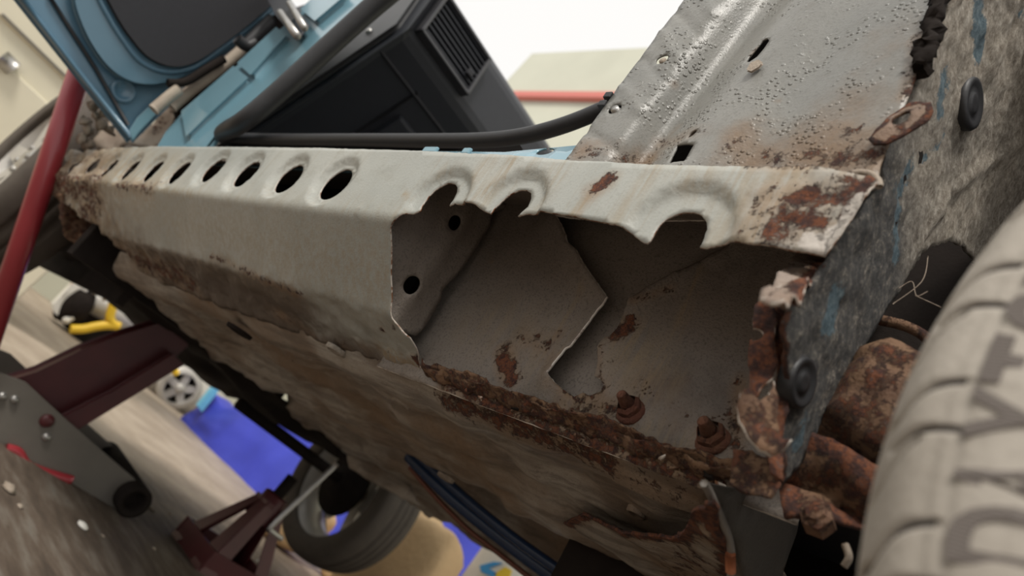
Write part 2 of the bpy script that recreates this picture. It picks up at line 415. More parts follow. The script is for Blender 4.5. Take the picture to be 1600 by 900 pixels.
# ---- outer sill: upright strip with lightening holes, sloping face, bottom lip
SILL = Prof([(.33, .345), (.33, .2315), (.40, .163), (.455, .146), (.478, .135)], .007, 5)
hole_px = [(520, 283), (447, 275), (381, 268), (330, 263)]
hole_uv = [SILL.inv(*q) for q in hole_px]
dx = (hole_uv[3][0]-hole_uv[0][0])/3; vh = hole_uv[0][1]
hole_uv += [np.array([hole_uv[3][0]+dx*k, vh+.001*k]) for k in range(1, 8)]
cut1 = [(690, 600), (668, 588), (655, 572), (651, 550), (641, 528), (632, 518), (621, 507), (614, 497), (612, 470), (611, 430), (612, 390), (611, 354), (615, 346), (624, 338), (640, 328), (651, 323)]
h1 = [(653, 316), (658, 308), (664, 300), (672, 292), (680, 286), (687, 282), (694, 279), (700, 279), (705, 280), (709, 286), (708, 294), (702, 306), (696, 314)]
cut2 = [(704, 310), (720, 313), (738, 317), (750, 322), (761, 327)]
h2 = [(766, 319), (778, 307), (785, 301), (792, 296), (806, 290), (818, 290), (825, 295), (825, 304), (820, 316), (804, 331)]
cut3 = [(816, 327), (840, 329), (870, 335), (900, 339), (940, 348), (968, 353), (984, 358), (996, 368), (1006, 373)]
h3 = [(1012, 368), (1020, 354), (1030, 340), (1038, 333), (1048, 328), (1064, 323), (1080, 323), (1092, 328), (1100, 338), (1101, 350), (1096, 364), (1089, 378)]
cut4 = [(1100, 379), (1120, 375), (1160, 379), (1200, 386), (1249, 393), (1289, 401)]
rear = [(1302, 385), (1318, 364), (1333, 341), (1349, 314), (1362, 298), (1373, 285), (1360, 275), (1333, 273), (1307, 272), (1300, 265), (1249, 262)]
top = [(1160, 261), (1050, 259), (900, 252), (800, 243), (690, 238), (612, 235), (450, 231), (300, 230), (240, 229), (200, 231), (150, 235), (103, 237)]
front = [(94, 255), (84, 280), (79, 298), (92, 312), (112, 322), (124, 338), (150, 352), (168, 372), (196, 392), (215, 420), (250, 440)]
sout = [SILL.inv(*q) for q in cut1+h1+cut2+h2+cut3+h3+cut4+rear+top+front]
sout += [np.array([-1.35, SILL.s[-1]]), np.array([-.9, SILL.s[-1]])]
big = [np.mean([SILL.inv(*q) for q in h], axis=0) for h in (h1, h2, h3)]
big = [(SILL.inv(683, 309), .024), (SILL.inv(795, 317), .024), (SILL.inv(1057, 355), .0265)]
dims = [(c, .023) for c in hole_uv]+big
def sill_disp(Q, V):
    d = np.zeros(len(Q))
    for c, r in dims:
        k = np.linalg.norm(Q-c, axis=1)/r; tt = np.clip((1.64-k)/.34, 0, 1); d -= .0062*tt*tt*(3-2*tt)
    for q in [(607, 263), (590, 313), (583, 318), (560, 330), (706, 250), (855, 283)]:
        c = SILL.inv(*q); k = np.linalg.norm(Q-c, axis=1); d += .0007*np.exp(-((k-.0035)/.0016)**2)
    # thick delaminated rust scabs at the rear corner, rough lower lip
    c = SILL.inv(1260, 320); k = np.linalg.norm(Q-c, axis=1); m_ = np.clip(1.25-k/.045, 0, 1)
    d += m_*nz(V, 75, .0035)
    lip = np.clip((Q[:, 1]-.19)/.04, 0, 1); d += lip*nz(V, 22, .005, 3)
    fr = np.clip((-1.35-Q[:, 0])/.35, 0, 1); d += fr*nz(V, 26, .009, 9)
    d += nz(V, 6, .0012, 5)
    return d
sill = sheet('sill_panel', SILL, sout, M['grey'], car, [circ(c, .023) for c in hole_uv], .0046, sill_disp, .0016, .0007, px=False,
    vlines=list(SILL.s[1:-1]), rim=M['edge'], grow=1.0, label='grey primered sill panel with a row of lightening holes, cut open at the rear')
# stains on the sill, warm bounce tint on its face (in sill coordinates)
me = sill.data; Vs = np.array([tuple(v.co) for v in me.vertices])
def paint(o, key, spec, S):
    V = np.array([tuple(v.co) for v in o.data.vertices])[:, :]
    f = np.zeros(len(V)); o.data.attributes[key].data.foreach_get('value', (tmp := np.zeros(len(V), np.float32))); f = tmp.astype(float)
    for pl, rad, st in spec:
        L = [S.P(np.array([S.inv(*q)]))[0][0] for q in pl]; f = np.maximum(f, st*np.clip(1-dseg(V, L)/rad, 0, 1)**.7)
    o.data.attributes[key].data.foreach_set('value', f.astype(np.float32))
paint(sill, 'rust', [([(930, 297), (952, 282)], .017, .62), ([(932, 296), (950, 284)], .007, 1.1), ([(940, 290), (900, 345)], .007, .3), ([(1240, 330), (1340, 295)], .040, .60), ([(1210, 368), (1270, 340)], .034, .58), ([(1240, 315), (1270, 300)], .010, .9), ([(1225, 340), (1290, 350)], .008, .8),
    ([(1170, 262), (1290, 265)], .008, .55), ([(1200, 300), (1160, 375)], .02, .42), ([(598, 515)], .008, .75), ([(590, 545), (650, 575)], .02, .35), ([(680, 598), (650, 560)], .012, .8), ([(600, 552), (560, 535)], .02, .3),
    ([(795, 260), (735, 320)], .01, .22), ([(760, 262), (700, 330)], .008, .22), ([(870, 262), (830, 325)], .01, .24), ([(890, 268), (860, 320)], .006, .28), ([(1020, 285), (960, 330)], .008, .18), ([(1100, 270), (1085, 300)], .01, .2),
    ([(660, 300), (650, 322)], .008, .32), ([(1360, 280), (1300, 395)], .008, .9),
    ([(130, 350), (150, 300), (90, 290)], .10, .55), ([(150, 390), (200, 400), (300, 440)], .05, .6), ([(240, 295), (180, 290)], .03, .5), ([(110, 250), (170, 245)], .06, .35), ([(420, 480), (600, 590)], .022, .35), ([(470, 460), (380, 420), (330, 400)], .012, .5)], SILL)
paint(sill, 'dirt', [([(215, 420), (400, 500), (640, 592)], .042, 1.0), ([(150, 300), (120, 250)], .2, .55), ([(230, 400), (140, 330)], .12, .6), ([(300, 400), (500, 520)], .02, .5)], SILL)
_d = np.zeros(len(Vs), np.float32); sill.data.attributes['dirt'].data.foreach_get('value', _d)
_lip = np.clip((.170-Vs[:, 2])/.010, 0, 1)*np.clip((-.60-Vs[:, 0])/.25, 0, 1)*.95      # road dirt caked on the bottom lip
sill.data.attributes['dirt'].data.foreach_set('value', np.maximum(_d, _lip).astype(np.float32))
paint(sill, 'stain', [([(800, 250), (738, 322)], .012, .8), ([(766, 250), (704, 330)], .010, .75), ([(838, 250), (800, 300)], .006, .6), ([(880, 262), (826, 330)], .012, .8), ([(862, 258), (845, 285)], .006, .6), ([(960, 275), (892, 345)], .009, .8), ([(1025, 262), (960, 350)], .010, .55), ([(1060, 262), (1080, 300)], .012, .5), ([(1105, 268), (1090, 300)], .008, .6), ([(1180, 270), (1120, 375)], .03, .5), ([(1240, 265), (1170, 375)], .02, .8),
    ([(700, 262), (660, 300)], .012, .35), ([(655, 318), (630, 302)], .005, .7), ([(640, 330), (612, 345)], .010, .4), ([(600, 548), (655, 580)], .018, .9), ([(110, 250), (140, 290)], .35, .75), ([(120, 260), (230, 290)], .10, .8), ([(190, 290), (300, 305)], .012, .7), ([(300, 350), (330, 360)], .03, .5), ([(250, 340), (400, 380), (600, 430)], .08, .45)], SILL)  # broad face entry: brush streaks plus warm floor bounce put into colour
paint(sill, 'bare', [([(1290, 395), (1345, 310)], .009, .9), ([(1265, 378), (1285, 385)], .014, .9), ([(1180, 385), (1240, 388)], .006, .7), ([(1290, 270), (1330, 275)], .008, .6), ([(992, 350), (1004, 334), (1022, 317), (1038, 306), (1054, 298)], .0042, 1.3), ([(300, 292), (420, 315)], .004, .3)], SILL)

# ---- body-colour sill top behind the strip
m = MB(); m.prism([(-1.72, .336, .300), (-.17, .336, .300), (-.17, .49, .372), (-1.72, .49, .372)], (0, 0, .004)); m.build('sill_top_closure', M['inner'], car, smooth=False)
ST = Plane((0, .352, .31), (1, 0, 0), (0, .35, 1))
sheet('door_sill', ST, [(-1.50, -.01), (-.40, -.01), (-.405, .068), (-.44, .060), (-.52, .045), (-1.42, .045)], M['blue'], car, [[ST.inv(852, 238)+np.array([.010*math.cos(a), .0075*math.sin(a)]) for a in np.linspace(0, 6.283, 20, endpoint=False)]], .012, None, .002, px=False, label='light blue painted door sill flange')
for i, (a, b) in enumerate([((655, 236), (690, 234)), ((716, 238), (742, 236))]):
    p = PC(*a, y=.345); q = PC(*b, y=.352); c = (p+q)/2
    MB().box(c+np.array([0, 0, .0]), (abs(q[0]-p[0])/2, .002, .0045)).build('seam_tab', M['blue'], car, smooth=False, bevel=.002)

# ---- cavity: bulkhead, inner panel, torn overlay
BH = Plane((-.577, .38, .25), (0, 1, 0), (0, 0, 1))
bp = [(768, 333), (766, 350), (752, 372), (737, 396), (725, 412), (712, 430), (700, 441), (690, 455), (688, 470), (676, 490), (661, 514), (651, 525)]
bo = [BH.inv(*q) for q in bp]; bo = bo+[np.array([.035, -.095]), np.array([.01, -.075]), np.array([-.04, -.025]), np.array([-.046, .055]), np.array([.075, .105])]
def bh_d(Q, V): return nz(V, 14, .003)+.004*np.exp(-((Q[:, 0]-.03)/.012)**2)
bhl = [[np.array([c[0]+.0072*math.cos(t_), c[1]+.0088*math.sin(t_)]) for t_ in np.linspace(0, 2*math.pi, 24, endpoint=False)] for c in (BH.inv(708, 348), BH.inv(641, 445))]
bhl[1] = [BH.inv(641, 445)+(p-BH.inv(641, 445))*1.15 for p in bhl[1]]
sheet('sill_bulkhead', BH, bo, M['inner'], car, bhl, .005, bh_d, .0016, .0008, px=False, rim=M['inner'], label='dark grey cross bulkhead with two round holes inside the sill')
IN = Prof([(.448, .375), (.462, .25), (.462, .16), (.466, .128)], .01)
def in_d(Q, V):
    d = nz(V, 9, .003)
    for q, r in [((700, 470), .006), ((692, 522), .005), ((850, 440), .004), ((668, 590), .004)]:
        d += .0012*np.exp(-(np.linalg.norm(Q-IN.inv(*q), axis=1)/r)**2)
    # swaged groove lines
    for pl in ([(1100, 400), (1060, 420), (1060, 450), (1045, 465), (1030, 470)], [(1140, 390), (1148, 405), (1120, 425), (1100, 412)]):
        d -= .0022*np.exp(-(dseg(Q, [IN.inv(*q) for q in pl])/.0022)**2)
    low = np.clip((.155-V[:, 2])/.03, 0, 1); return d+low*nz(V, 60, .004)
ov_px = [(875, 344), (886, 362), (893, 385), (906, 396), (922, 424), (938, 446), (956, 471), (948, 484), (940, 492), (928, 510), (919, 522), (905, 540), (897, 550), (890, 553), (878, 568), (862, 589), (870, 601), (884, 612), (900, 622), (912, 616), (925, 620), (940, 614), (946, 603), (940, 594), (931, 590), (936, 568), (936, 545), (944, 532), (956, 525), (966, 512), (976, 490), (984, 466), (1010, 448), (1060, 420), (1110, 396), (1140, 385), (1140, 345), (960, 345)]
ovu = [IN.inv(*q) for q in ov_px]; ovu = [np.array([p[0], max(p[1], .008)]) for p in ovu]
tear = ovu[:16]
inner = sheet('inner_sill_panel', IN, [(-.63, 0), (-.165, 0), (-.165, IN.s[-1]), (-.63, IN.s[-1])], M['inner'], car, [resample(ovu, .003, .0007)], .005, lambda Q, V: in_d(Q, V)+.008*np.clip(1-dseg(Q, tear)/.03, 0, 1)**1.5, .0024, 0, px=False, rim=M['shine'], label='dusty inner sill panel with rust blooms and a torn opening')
IB = Plane((-.35, .474, .23), (1, 0, 0), (0, -.05, 1))
sheet('backing_skin', IB, [(-.19, -.098), (.17, -.098), (.17, .15), (-.19, .15)], M['inner'], car, (), .008, lambda Q, V: nz(V, 9, .003), .0016, 0, px=False, label='deeper grey skin seen through the torn opening')
paint(inner, 'rust', [([(790, 548), (797, 594)], .019, .62), ([(785, 560), (800, 592)], .009, 1.0), ([(815, 530), (855, 545), (880, 520)], .016, .42), ([(700, 600), (900, 690), (1120, 750)], .020, .62), ([(985, 640)], .024, .5), ([(1110, 680)], .026, .5), ([(1000, 600), (1080, 640)], .04, .3), ([(880, 600), (960, 640)], .03, .42), ([(820, 520), (860, 560)], .03, .36),
    ([(940, 600), (985, 610)], .03, .3), ([(970, 560), (1010, 575)], .03, .28), ([(768, 410)], .006, .5), ([(1150, 700), (1160, 600)], .014, .5), ([(875, 640), (960, 680)], .02, .45), ([(1050, 450), (990, 470)], .01, .5), ([(985, 505), (962, 525)], .014, .75), ([(940, 545), (938, 600)], .006, .6), ([(870, 600), (905, 625), (945, 610)], .008, .65), ([(765, 518)], .008, .4)], IN)
paint(inner, 'dirt', [([(1050, 610), (1130, 640)], .05, .52), ([(930, 640), (1080, 720)], .03, .5), ([(840, 600), (900, 640)], .03, .4), ([(1000, 400), (1150, 420)], .05, .35), ([(640, 440), (760, 360)], .03, .3)], IN)
# bolts: nut, shank with threads
for (q, tip, rr) in [((987, 642), (975, 618), .0105), ((1114, 685), (1098, 660), .0112)]:
    c = PC(*q, y=.462); bo_ = empty('stud_bolt', inner)
    ax = unit(np.array([-.12, -1, .18]))
    m = MB(); prof = []
    m.lathe([(rr*1.25, -.003), (rr*1.28, .001), (rr*.95, .0035)], c, ax, 20).build('washer', M['bolt'], bo_)
    m = MB(); m.lathe([(rr*1.0, .001), (rr*1.0, .007), (rr*.8, .0105)], c, ax, 6).build('nut', M['bolt'], bo_, smooth=False)
    m = MB(); prof = []
    for k in range(12): prof += [(rr*(.60-.018*k), .008+.0011*k), (rr*(.50-.018*k), .0086+.0011*k)]
    prof += [(rr*.2, .022), (1e-4, .0222)]
    m.lathe(prof, c, ax, 16).build('threaded_shank', M['bolt'], bo_)
    bo_['label'] = 'heavily rusted stud bolt with nut'
paint(inner, 'stain', [([(1095, 420), (1035, 570)], .007, .8), ([(918, 440), (868, 530)], .006, .7), ([(1020, 665), (1000, 700)], .004, .9), ([(980, 540), (1020, 590)], .035, .6), ([(760, 500), (880, 560)], .05, .35), ([(900, 640), (1100, 740)], .03, .5)], IN)
# ---- rotten bottom flange below the cavity
FL = Prof([(.438, .150), (.458, .138), (.475, .129), (.50, .126)], .004)
for k, (off, amp, mat_) in enumerate([(.004, .005, 'rust'), (.010, .004, 'rust')]):
    a = [np.array([x, .004+off+amp*(1.3*mnoise.noise((x*22, k*7.7, 0))+.6*mnoise.noise((x*70, k*7.7, 0))+.5*mnoise.noise((x*160, k, 2)))]) for x in np.arange(-.545, -.20, .003)]
    b = [np.array([x, .027+.009*mnoise.noise((x*40, 5+k, 0))]) for x in np.arange(-.20, -.545, -.004)]
    sheet('rotten_flange', FL, a+b, M[mat_], car, (), .004, lambda Q, V: nz(V, 28, .008, k*3.3), .0016, 0, px=False, rim=M['rust'], label='crumbling rusted sill bottom flange')
for k in range(12):                                # loose scale along the rotten edge
    q = (random.uniform(700, 1130),); py = 600+(q[0]-690)*.33+random.uniform(-6, 16); c = PC(q[0], py, y=.452)
    pts = [c+np.array([random.uniform(-.006, .006), random.uniform(-.003, .003), random.uniform(-.0025, .0025)]) for _ in range(5)]
    cc = sum(pts)/5; pts.sort(key=lambda p: math.atan2(p[2]-cc[2], p[0]-cc[0]))
    MB().prism(pts, (.0005, -.0015, .0007)).build('rust_flake', M[['rust', 'dark', 'rust', 'edge'][k % 4]], car, smooth=False)

# ---- quarter panel / lock pillar above the rear of the sill
PX_ = np.array([[-.416, .352], [-.3735, .353], [-.364, .380], [-.318, .364], [-.27, .356], [-.225, .353], [-.185, .349], [-.15, .345], [-.13, .345]])
class Pillar:
    def __init__(s):
        P = Prof(PX_, .008, 6).p
        s.p = P; s.u = np.concatenate([[0], np.cumsum(np.linalg.norm(np.diff(P, axis=0), axis=1))])
    def lean(s, x): return np.interp(x, [-.416, -.374, -.362, -.30, -.15], [.07, .09, .17, .12, -.03])
    def P(s, U):
        U = np.asarray(U); x = np.interp(U[:, 0], s.u, s.p[:, 0]); y = np.interp(U[:, 0], s.u, s.p[:, 1]); v = U[:, 1]
        e = 1e-3; dx = np.interp(U[:, 0]+e, s.u, s.p[:, 0])-np.interp(U[:, 0]-e, s.u, s.p[:, 0]); dy = np.interp(U[:, 0]+e, s.u, s.p[:, 1])-np.interp(U[:, 0]-e, s.u, s.p[:, 1])
        n = np.stack([dy, -dx, 0*dx], 1); n /= np.linalg.norm(n, axis=1)[:, None]
        return np.column_stack([x+s.lean(x)*(v-.33), y+.02*np.clip(v-.4, 0, 1), v]), n
    def inv(s, px, py):
        y = .358
        for _ in range(6):
            p = PC(px, py, y=y); x = p[0]-s.lean(p[0])*(p[2]-.33); x = p[0]-s.lean(x)*(p[2]-.33)
            u = np.interp(x, s.p[:, 0], s.u); y = np.interp(u, s.u, s.p[:, 1])+.02*max(p[2]-.4, 0)
        return np.array([u, p[2]])
PIL = Pillar(); um = PIL.u[-1]
useam = lambda q: PIL.inv(*q)
po = [np.array([0, .305]), PIL.inv(1375, 285)*[1, 0]+[0, .305], PIL.inv(1375, 262), PIL.inv(1384, 235), PIL.inv(1408, 180), PIL.inv(1425, 140), PIL.inv(1436, 105), PIL.inv(1448, 70), PIL.inv(1460, 25)]
po += [np.array([po[-1][0]+.012, .6]), np.array([0, .72])]
ribs = [((915, 205), (962, 235)), ((972, 137), (1000, 175)), ((1008, 92), (1032, 122)), ((1034, 52), (1055, 90)), ((1060, 18), (1085, 52)), ((1096, -10), (1110, 25))]
u_f1 = np.interp(-.372, PIL.p[:, 0], PIL.u)
def pil_d(Q, V):
    d = nz(V, 11, .0007)
    for i, (a, b) in enumerate(ribs):
        k = dseg(Q, [PIL.inv(*a), PIL.inv(*b)]); d += (.0022 if i % 2 else -.0022)*np.exp(-(k/.004)**2)
    a = np.clip((Q[:, 0]-.20)/.05, 0, 1); d += .006*np.exp(-((Q[:, 0]-.135)/.03)**2)-.004*np.exp(-((Q[:, 0]-.19)/.02)**2)
    lo = np.clip((.36-Q[:, 1])/.05, 0, 1); d += lo*nz(V, 120, .0015)
    return d
slot = [PIL.inv(*q) for q in [(1062, 231), (1091, 235), (1076, 262), (1050, 262)]]
slot2 = [PIL.inv(*q) for q in [(1170, 104), (1174, 96), (1186, 82), (1196, 71), (1204, 69), (1207, 74), (1199, 86), (1188, 99), (1176, 106)]]
ph = [circ(PIL.inv(961, 171), .0062, 20), circ(PIL.inv(1035, 94), .0058, 20), slot, slot2, circ(PIL.inv(1087, 216), .0042, 16)]
MB().prism([(-.40, .40, .338), (-.16, .40, .338), (-.16, .40, .70), (-.34, .40, .70)], (0, .02, 0)).build('pillar_inner', M['dark'], car, smooth=False)  # dark backing added so the pillar holes look shaded
pil = sheet('lock_pillar', PIL, po, M['pillar'], car, ph, .0042, pil_d, .0018, .0003, px=False, rim=M['pillar'], label='grey lock pillar and quarter panel with blistered paint')
paint(pil, 'rust', [([(915, 235), (960, 240), (1000, 250)], .03, .42), ([(1030, 225), (1110, 215)], .016, .45), ([(1150, 225), (1160, 245)], .03, .42), ([(1200, 240), (1350, 250)], .035, .48), ([(1320, 200), (1380, 235)], .03, .4), ([(1188, 87)], .012, .7), ([(1060, 155)], .01, .4), ([(1215, 155)], .006, .6), ([(1440, 60), (1420, 150)], .012, .6), ([(1240, 130)], .006, .5), ([(1000, 250), (1060, 200)], .012, .35)], PIL)
paint(pil, 'dirt', [([(1180, 250), (1370, 240)], .06, .7), ([(1330, 150), (1390, 200)], .05, .5), ([(900, 240), (1000, 255)], .03, .45), ([(1400, 40), (1380, 140)], .04, .35)], PIL)
for q, r, mt in [((961, 171), .0052, 'steel'), ((1036, 96), .0045, 'dusty')]:
    c = PIL.P(np.array([PIL.inv(*q)]))[0][0]
    MB().lathe([(1e-4, .004), (r*.75, .0035), (r*.8, 0), (r, -.001), (r, -.006), (1e-4, -.006)], c+np.array([0, .002, 0]), (0, -1, 0), 20).build('stud', M[mt], pil)
for q in [(1048, 61), (998, 132), (1098, 240)]:
    c = PIL.P(np.array([PIL.inv(*q)]))[0][0]
    MB().lathe([(.0042, -.001), (.0046, .0006), (.0036, .001), (.0026, .0002), (1e-4, .0003)], c, (0, -1, 0), 20).build('spot_weld', M['pillar'], pil)
c = PIL.P(np.array([PIL.inv(1087, 216)]))[0][0]
MB().lathe([(.0042, -.001), (.0075, -.001), (.0078, .0018), (.0052, .0024), (.0042, .001)], c, (0, -1, 0), 24).build('captive_nut_ring', M['dusty'], pil)
ps = [PC(*q, y=.349) for q in [(1168, 108), (1174, 98), (1184, 94), (1190, 98), (1184, 104), (1174, 110)]]
MB().prism(ps, (0, .002, 0)).build('torn_tab', M['dusty'], pil, smooth=False, bevel=.0008)
# seam clip and sealer lip on the leading edge
for q in [(952, 152), (943, 165)]:
    MB().box(PC(*q, y=.353), (.004, .004, .0035)).build('clip', M['rubber'], pil, smooth=False, bevel=.001)
# mastic along the seam with the wheel arch
pp = [PC(*q, y=.343) for q in [(1480, -30), (1462, 20), (1452, 60), (1445, 80), (1440, 105), (1436, 112)]]
m = MB(); m.tube(spline(pp, 6), .006, 10); m.V = [v+np.array([mnoise.noise(v*180), mnoise.noise(v*190+9), mnoise.noise(v*170+4)])*.006 for v in m.V]; m.build('seam_sealer', M['dark'], car, label='lumpy dark seam sealer')

# ---- wheel arch front
AR = Plane((-.16, .42, .3), (0, 1, 0), (0, 0, 1))
ar_px = [(1500, -40), (1474, 10), (1455, 65), (1440, 110), (1425, 142), (1408, 176), (1382, 238), (1374, 284), (1352, 318), (1330, 350), (1298, 398), (1268, 440), (1240, 474), (1226, 505), (1224, 560), (1228, 610), (1224, 650), (1216, 700), (1221, 764), (1240, 736), (1268, 692), (1290, 645), (1330, 578), (1346, 546), (1385, 482), (1406, 450), (1430, 408), (1450, 388), (1480, 376), (1506, 386), (1522, 420), (1535, 465), (1620, 520), (1760, 380), (1760, -40)]
def ar_d(Q, V):
    z = V[:, 2]; d = .35*np.clip(z-.40, 0, 1)**2*1.2
    fold = dseg(Q, [AR.inv(*q) for q in [(1400, 440), (1480, 300), (1600, 190)]])
    return d+nz(V, 45, .003)+.003*np.exp(-(fold/.006)**2)
arch = sheet('wheel_arch', AR, ar_px, M['arch'], car, (), .0045, ar_d, .003, .0012, blue=[([(1510, 20), (1512, 80)], .017, 1.1), ([(1470, 120), (1462, 170)], .014, .95), ([(1400, 300), (1420, 260)], .016, .75), ([(1300, 470), (1290, 500)], .016, 1.1), ([(1400, 330), (1395, 400)], .012, .85), ([(1250, 665), (1245, 690)], .014, .8), ([(1590, 170), (1600, 110)], .012, .7), ([(1470, 210), (1440, 250)], .007, .6), ([(1560, 20), (1590, 5)], .012, .5)],
    dust_sun=[([(1440, 250), (1480, 330), (1440, 380)], .06, .9), ([(1480, 60), (1560, 90), (1560, 250), (1480, 360)], .13, 1.0), ([(1650, 200)], .12, 1.0)], rust=[([(1232, 480), (1226, 520), (1226, 620)], .005, .8), ([(1370, 280), (1345, 320), (1270, 430)], .006, .75), ([(1220, 700), (1222, 750)], .006, .8)], rim=M['arch'],
    label='wheel arch front coated in rough flaking undercoat with blue paint patches')
for q, r in [((1250, 597), .0150), ((1517, 162), .0205)]:
    c = PC(*q, x=-.1575 if q[0] < 1400 else -.1525)
    MB().lathe([(r*1.0, -.006), (r*1.04, .0), (r*.96, .003), (r*.82, .0034), (r*.7, .002), (r*.45, .0015), (r*.4, .003), (r*.2, .0032), (1e-4, .003)], c, (1, -.1, 0), 36).build('rubber_plug', M['rubber'], arch, label='round black rubber grommet plug')
# bent rusty tab on the seam
TB = Plane(PC(1400, 190, y=.338), (.5, 0, 1), (-1, 0, .5))
def tb_d(Q, V): return nz(V, 60, .002)-.012*np.clip(dseg(Q, [TB.inv(1455, 160), TB.inv(1380, 225)])/.03, 0, 1)**2
sheet('bent_tab', TB, [(1356, 214), (1368, 200), (1385, 180), (1402, 165), (1420, 157), (1455, 160), (1458, 172), (1448, 188), (1432, 197), (1408, 212), (1385, 224), (1364, 224)], M['flake'], arch, [[TB.inv(1408, 184)+np.array([.0062*math.cos(a)*1.0, .0045*math.sin(a)]) for a in np.linspace(0, 6.283, 20, endpoint=False)]], .004, tb_d, .0018, .0004, rim=M['rust'], edge_rust=.0015, label='bent rusty tab with a hole')
# ---- rotten end flange between sill cavity and arch
EF = Plane(PC(1200, 600, y=.352), (1, .25, 0), (0, 0, 1))
def ef_d(Q, V): return nz(V, 22, .007, 2)+nz(V, 90, .0012)
sheet('end_flange', EF, [(1180, 480), (1192, 474), (1208, 480), (1213, 500), (1208, 540), (1216, 570), (1206, 595), (1190, 608), (1180, 630), (1170, 610), (1170, 570), (1173, 530)], M['rust'], car, [circ(EF.inv(1181, 525), .0042, 18)], .003, ef_d, .0022, .001, rim=M['edge'], rust=[([(1190, 500), (1190, 600)], .03, .3)], label='rusted end flange with a bolt hole')
EF2 = Plane(PC(1215, 590, y=.362), (1, .6, 0), (0, 0, 1))
sheet('end_flange_return', EF2, [(1205, 480), (1226, 478), (1232, 520), (1224, 570), (1232, 620), (1226, 680), (1224, 755), (1205, 740), (1196, 690), (1205, 630), (1215, 585), (1210, 530)], M['rust'], car, (), .003, ef_d, .002, .001, rim=M['rust'], rust=[([(1215, 500), (1215, 740)], .03, .55)], label='orange rusted return of the end flange')
EF3 = Plane(PC(1190, 660, y=.347), (1, .1, .2), (0, .2, 1))
tl = [(1172, 622), (1180, 632), (1190, 646), (1202, 628), (1210, 600), (1216, 630), (1214, 665), (1222, 690), (1238, 692), (1222, 705), (1205, 715), (1188, 712), (1172, 698), (1160, 680), (1157, 660), (1163, 640)]
def curl(Q, V): return nz(V, 25, .006, 5)+.014*np.clip(1-dseg(Q, [EF3.inv(1160, 640), EF3.inv(1160, 690)])/.02, 0, 1)
sheet('curled_scale', EF3, tl, M['rust'], car, (), .003, curl, .0022, .0008, rim=M['shine'], label='curled sheet of orange rust with a bright torn edge')
sheet('lower_scale', Plane(PC(1190, 730, y=.40), (1, .3, 0), (0, .3, 1)), [(1145, 705), (1175, 705), (1200, 720), (1222, 755), (1208, 772), (1170, 768), (1140, 752)], M['rust'], car, (), .004, ef_d, .002, .001, rim=M['rust'])
TF = Plane(PC(1245, 435, y=.345), (1, 0, 0), (0, 1, .9))
sheet('top_scale', TF, [(1186, 474), (1200, 452), (1222, 430), (1240, 405), (1268, 402), (1300, 398), (1282, 425), (1264, 448), (1246, 470), (1224, 484), (1204, 482)], M['flake'], car, (), .003, lambda Q, V: nz(V, 60, .006), .002, .0006, bare=[([(1210, 450), (1240, 425)], .012, .45), ([(1250, 405), (1275, 408)], .006, .5)], rust=[([(1290, 405), (1240, 470)], .006, .5)], rim=M['edge'], label='flaking rusted flap under the sill corner')
# crumpled lip at the top rear corner of the strip
LP = [PC(*q, y=.334) for q in [(1333, 271), (1348, 270), (1362, 273), (1372, 282), (1374, 292)]]
MB().tube(spline(LP, 5), .0022, 8).build('corner_lip', M['dusty'], car)

# ---- underside
FLOOR = Prof([(.452, .158), (.478, .136), (.51, .120), (.54, .128), (.59, .127), (.60, .118), (.66, .121), (.70, .104), (.72, .110), (.74, .100), (.80, .096), (.83, .128), (1.0, .134), (1.03, .092), (1.10, .086), (1.13, .105), (1.45, .07), (1.47, .16)], .008, 4)
def fp_d(Q, V):
    d = nz(V, 7, .012)+nz(V, 26, .0045, 2)+nz(np.column_stack([V[:, 0]*.25, V[:, 1], V[:, 2]]), 45, .006, 8)
    return d*np.clip((Q[:, 1]-.035)/.06, 0, 1)
fo = [np.array([x, .030+.010*mnoise.noise((x*30, 4.4, 0))+.005*mnoise.noise((x*110, 1.4, 0))]) for x in np.arange(-.235, -.545, -.008)]+[np.array([-.58, 0])]+[np.array([x, 0]) for x in (-1.0, -1.52)]+[np.array([-1.60-.03*mnoise.noise((v*9, 0, 0)), v]) for v in np.arange(.05, FLOOR.s[-1], .06)]+[np.array([-.10, FLOOR.s[-1]]), np.array([-.10, .5]), np.array([-.20, .20])]
fp = sheet('floor_pan', FLOOR, fo, M['under'], car, (), .016, fp_d, .002, 0, px=False, rim=M['under'], label='dirty brown floor pan seen from below with rails and rust')
paint(fp, 'dirt', [([(700, 680), (900, 850)], .10, .8), ([(300, 450), (600, 650)], .12, .7)], FLOOR)
paint(fp, 'rust', [([(700, 620), (950, 720)], .03, .6), ([(1000, 760), (1080, 780)], .04, .35), ([(430, 540), (520, 580)], .03, .3)], FLOOR)
for q, r in [((378, 512), .022), ((632, 622), .014), ((530, 540), .014), ((1000, 790), .01), ((700, 740), .014)]:   # drain plugs and scabs
    u_, v_ = FLOOR.inv(*q); c = FLOOR.P(np.array([[u_, v_]]))[0][0]
    MB().lathe([(r, -.002), (r*.95, .003), (r*.7, .004), (r*.6, .001), (1e-4, .002)], c+np.array([0, 0, -.006]), (0, 0, -1), 18).build('drain_plug', M['dark'] if r > .02 else M['under'], fp)
UE = Plane((-.3, .7, .098), (1, 0, 0), (0, 1, 0))
def ue_d(Q, V): return nz(V, 12, .008)
sheet('floor_patch', UE, [(880, 818), (905, 812), (940, 822), (960, 820), (1000, 832), (1040, 840), (1052, 842), (1068, 826), (1084, 800), (1102, 796), (1112, 790), (1120, 815), (1138, 840), (1150, 915), (990, 915), (930, 870)], M['under'], car, (), .008, ue_d, .003, .003, rim=M['rust'], edge_rust=.02, rust=[([(1090, 870), (1060, 900)], .05, .4)], label='lower floor patch with a torn rusted edge')
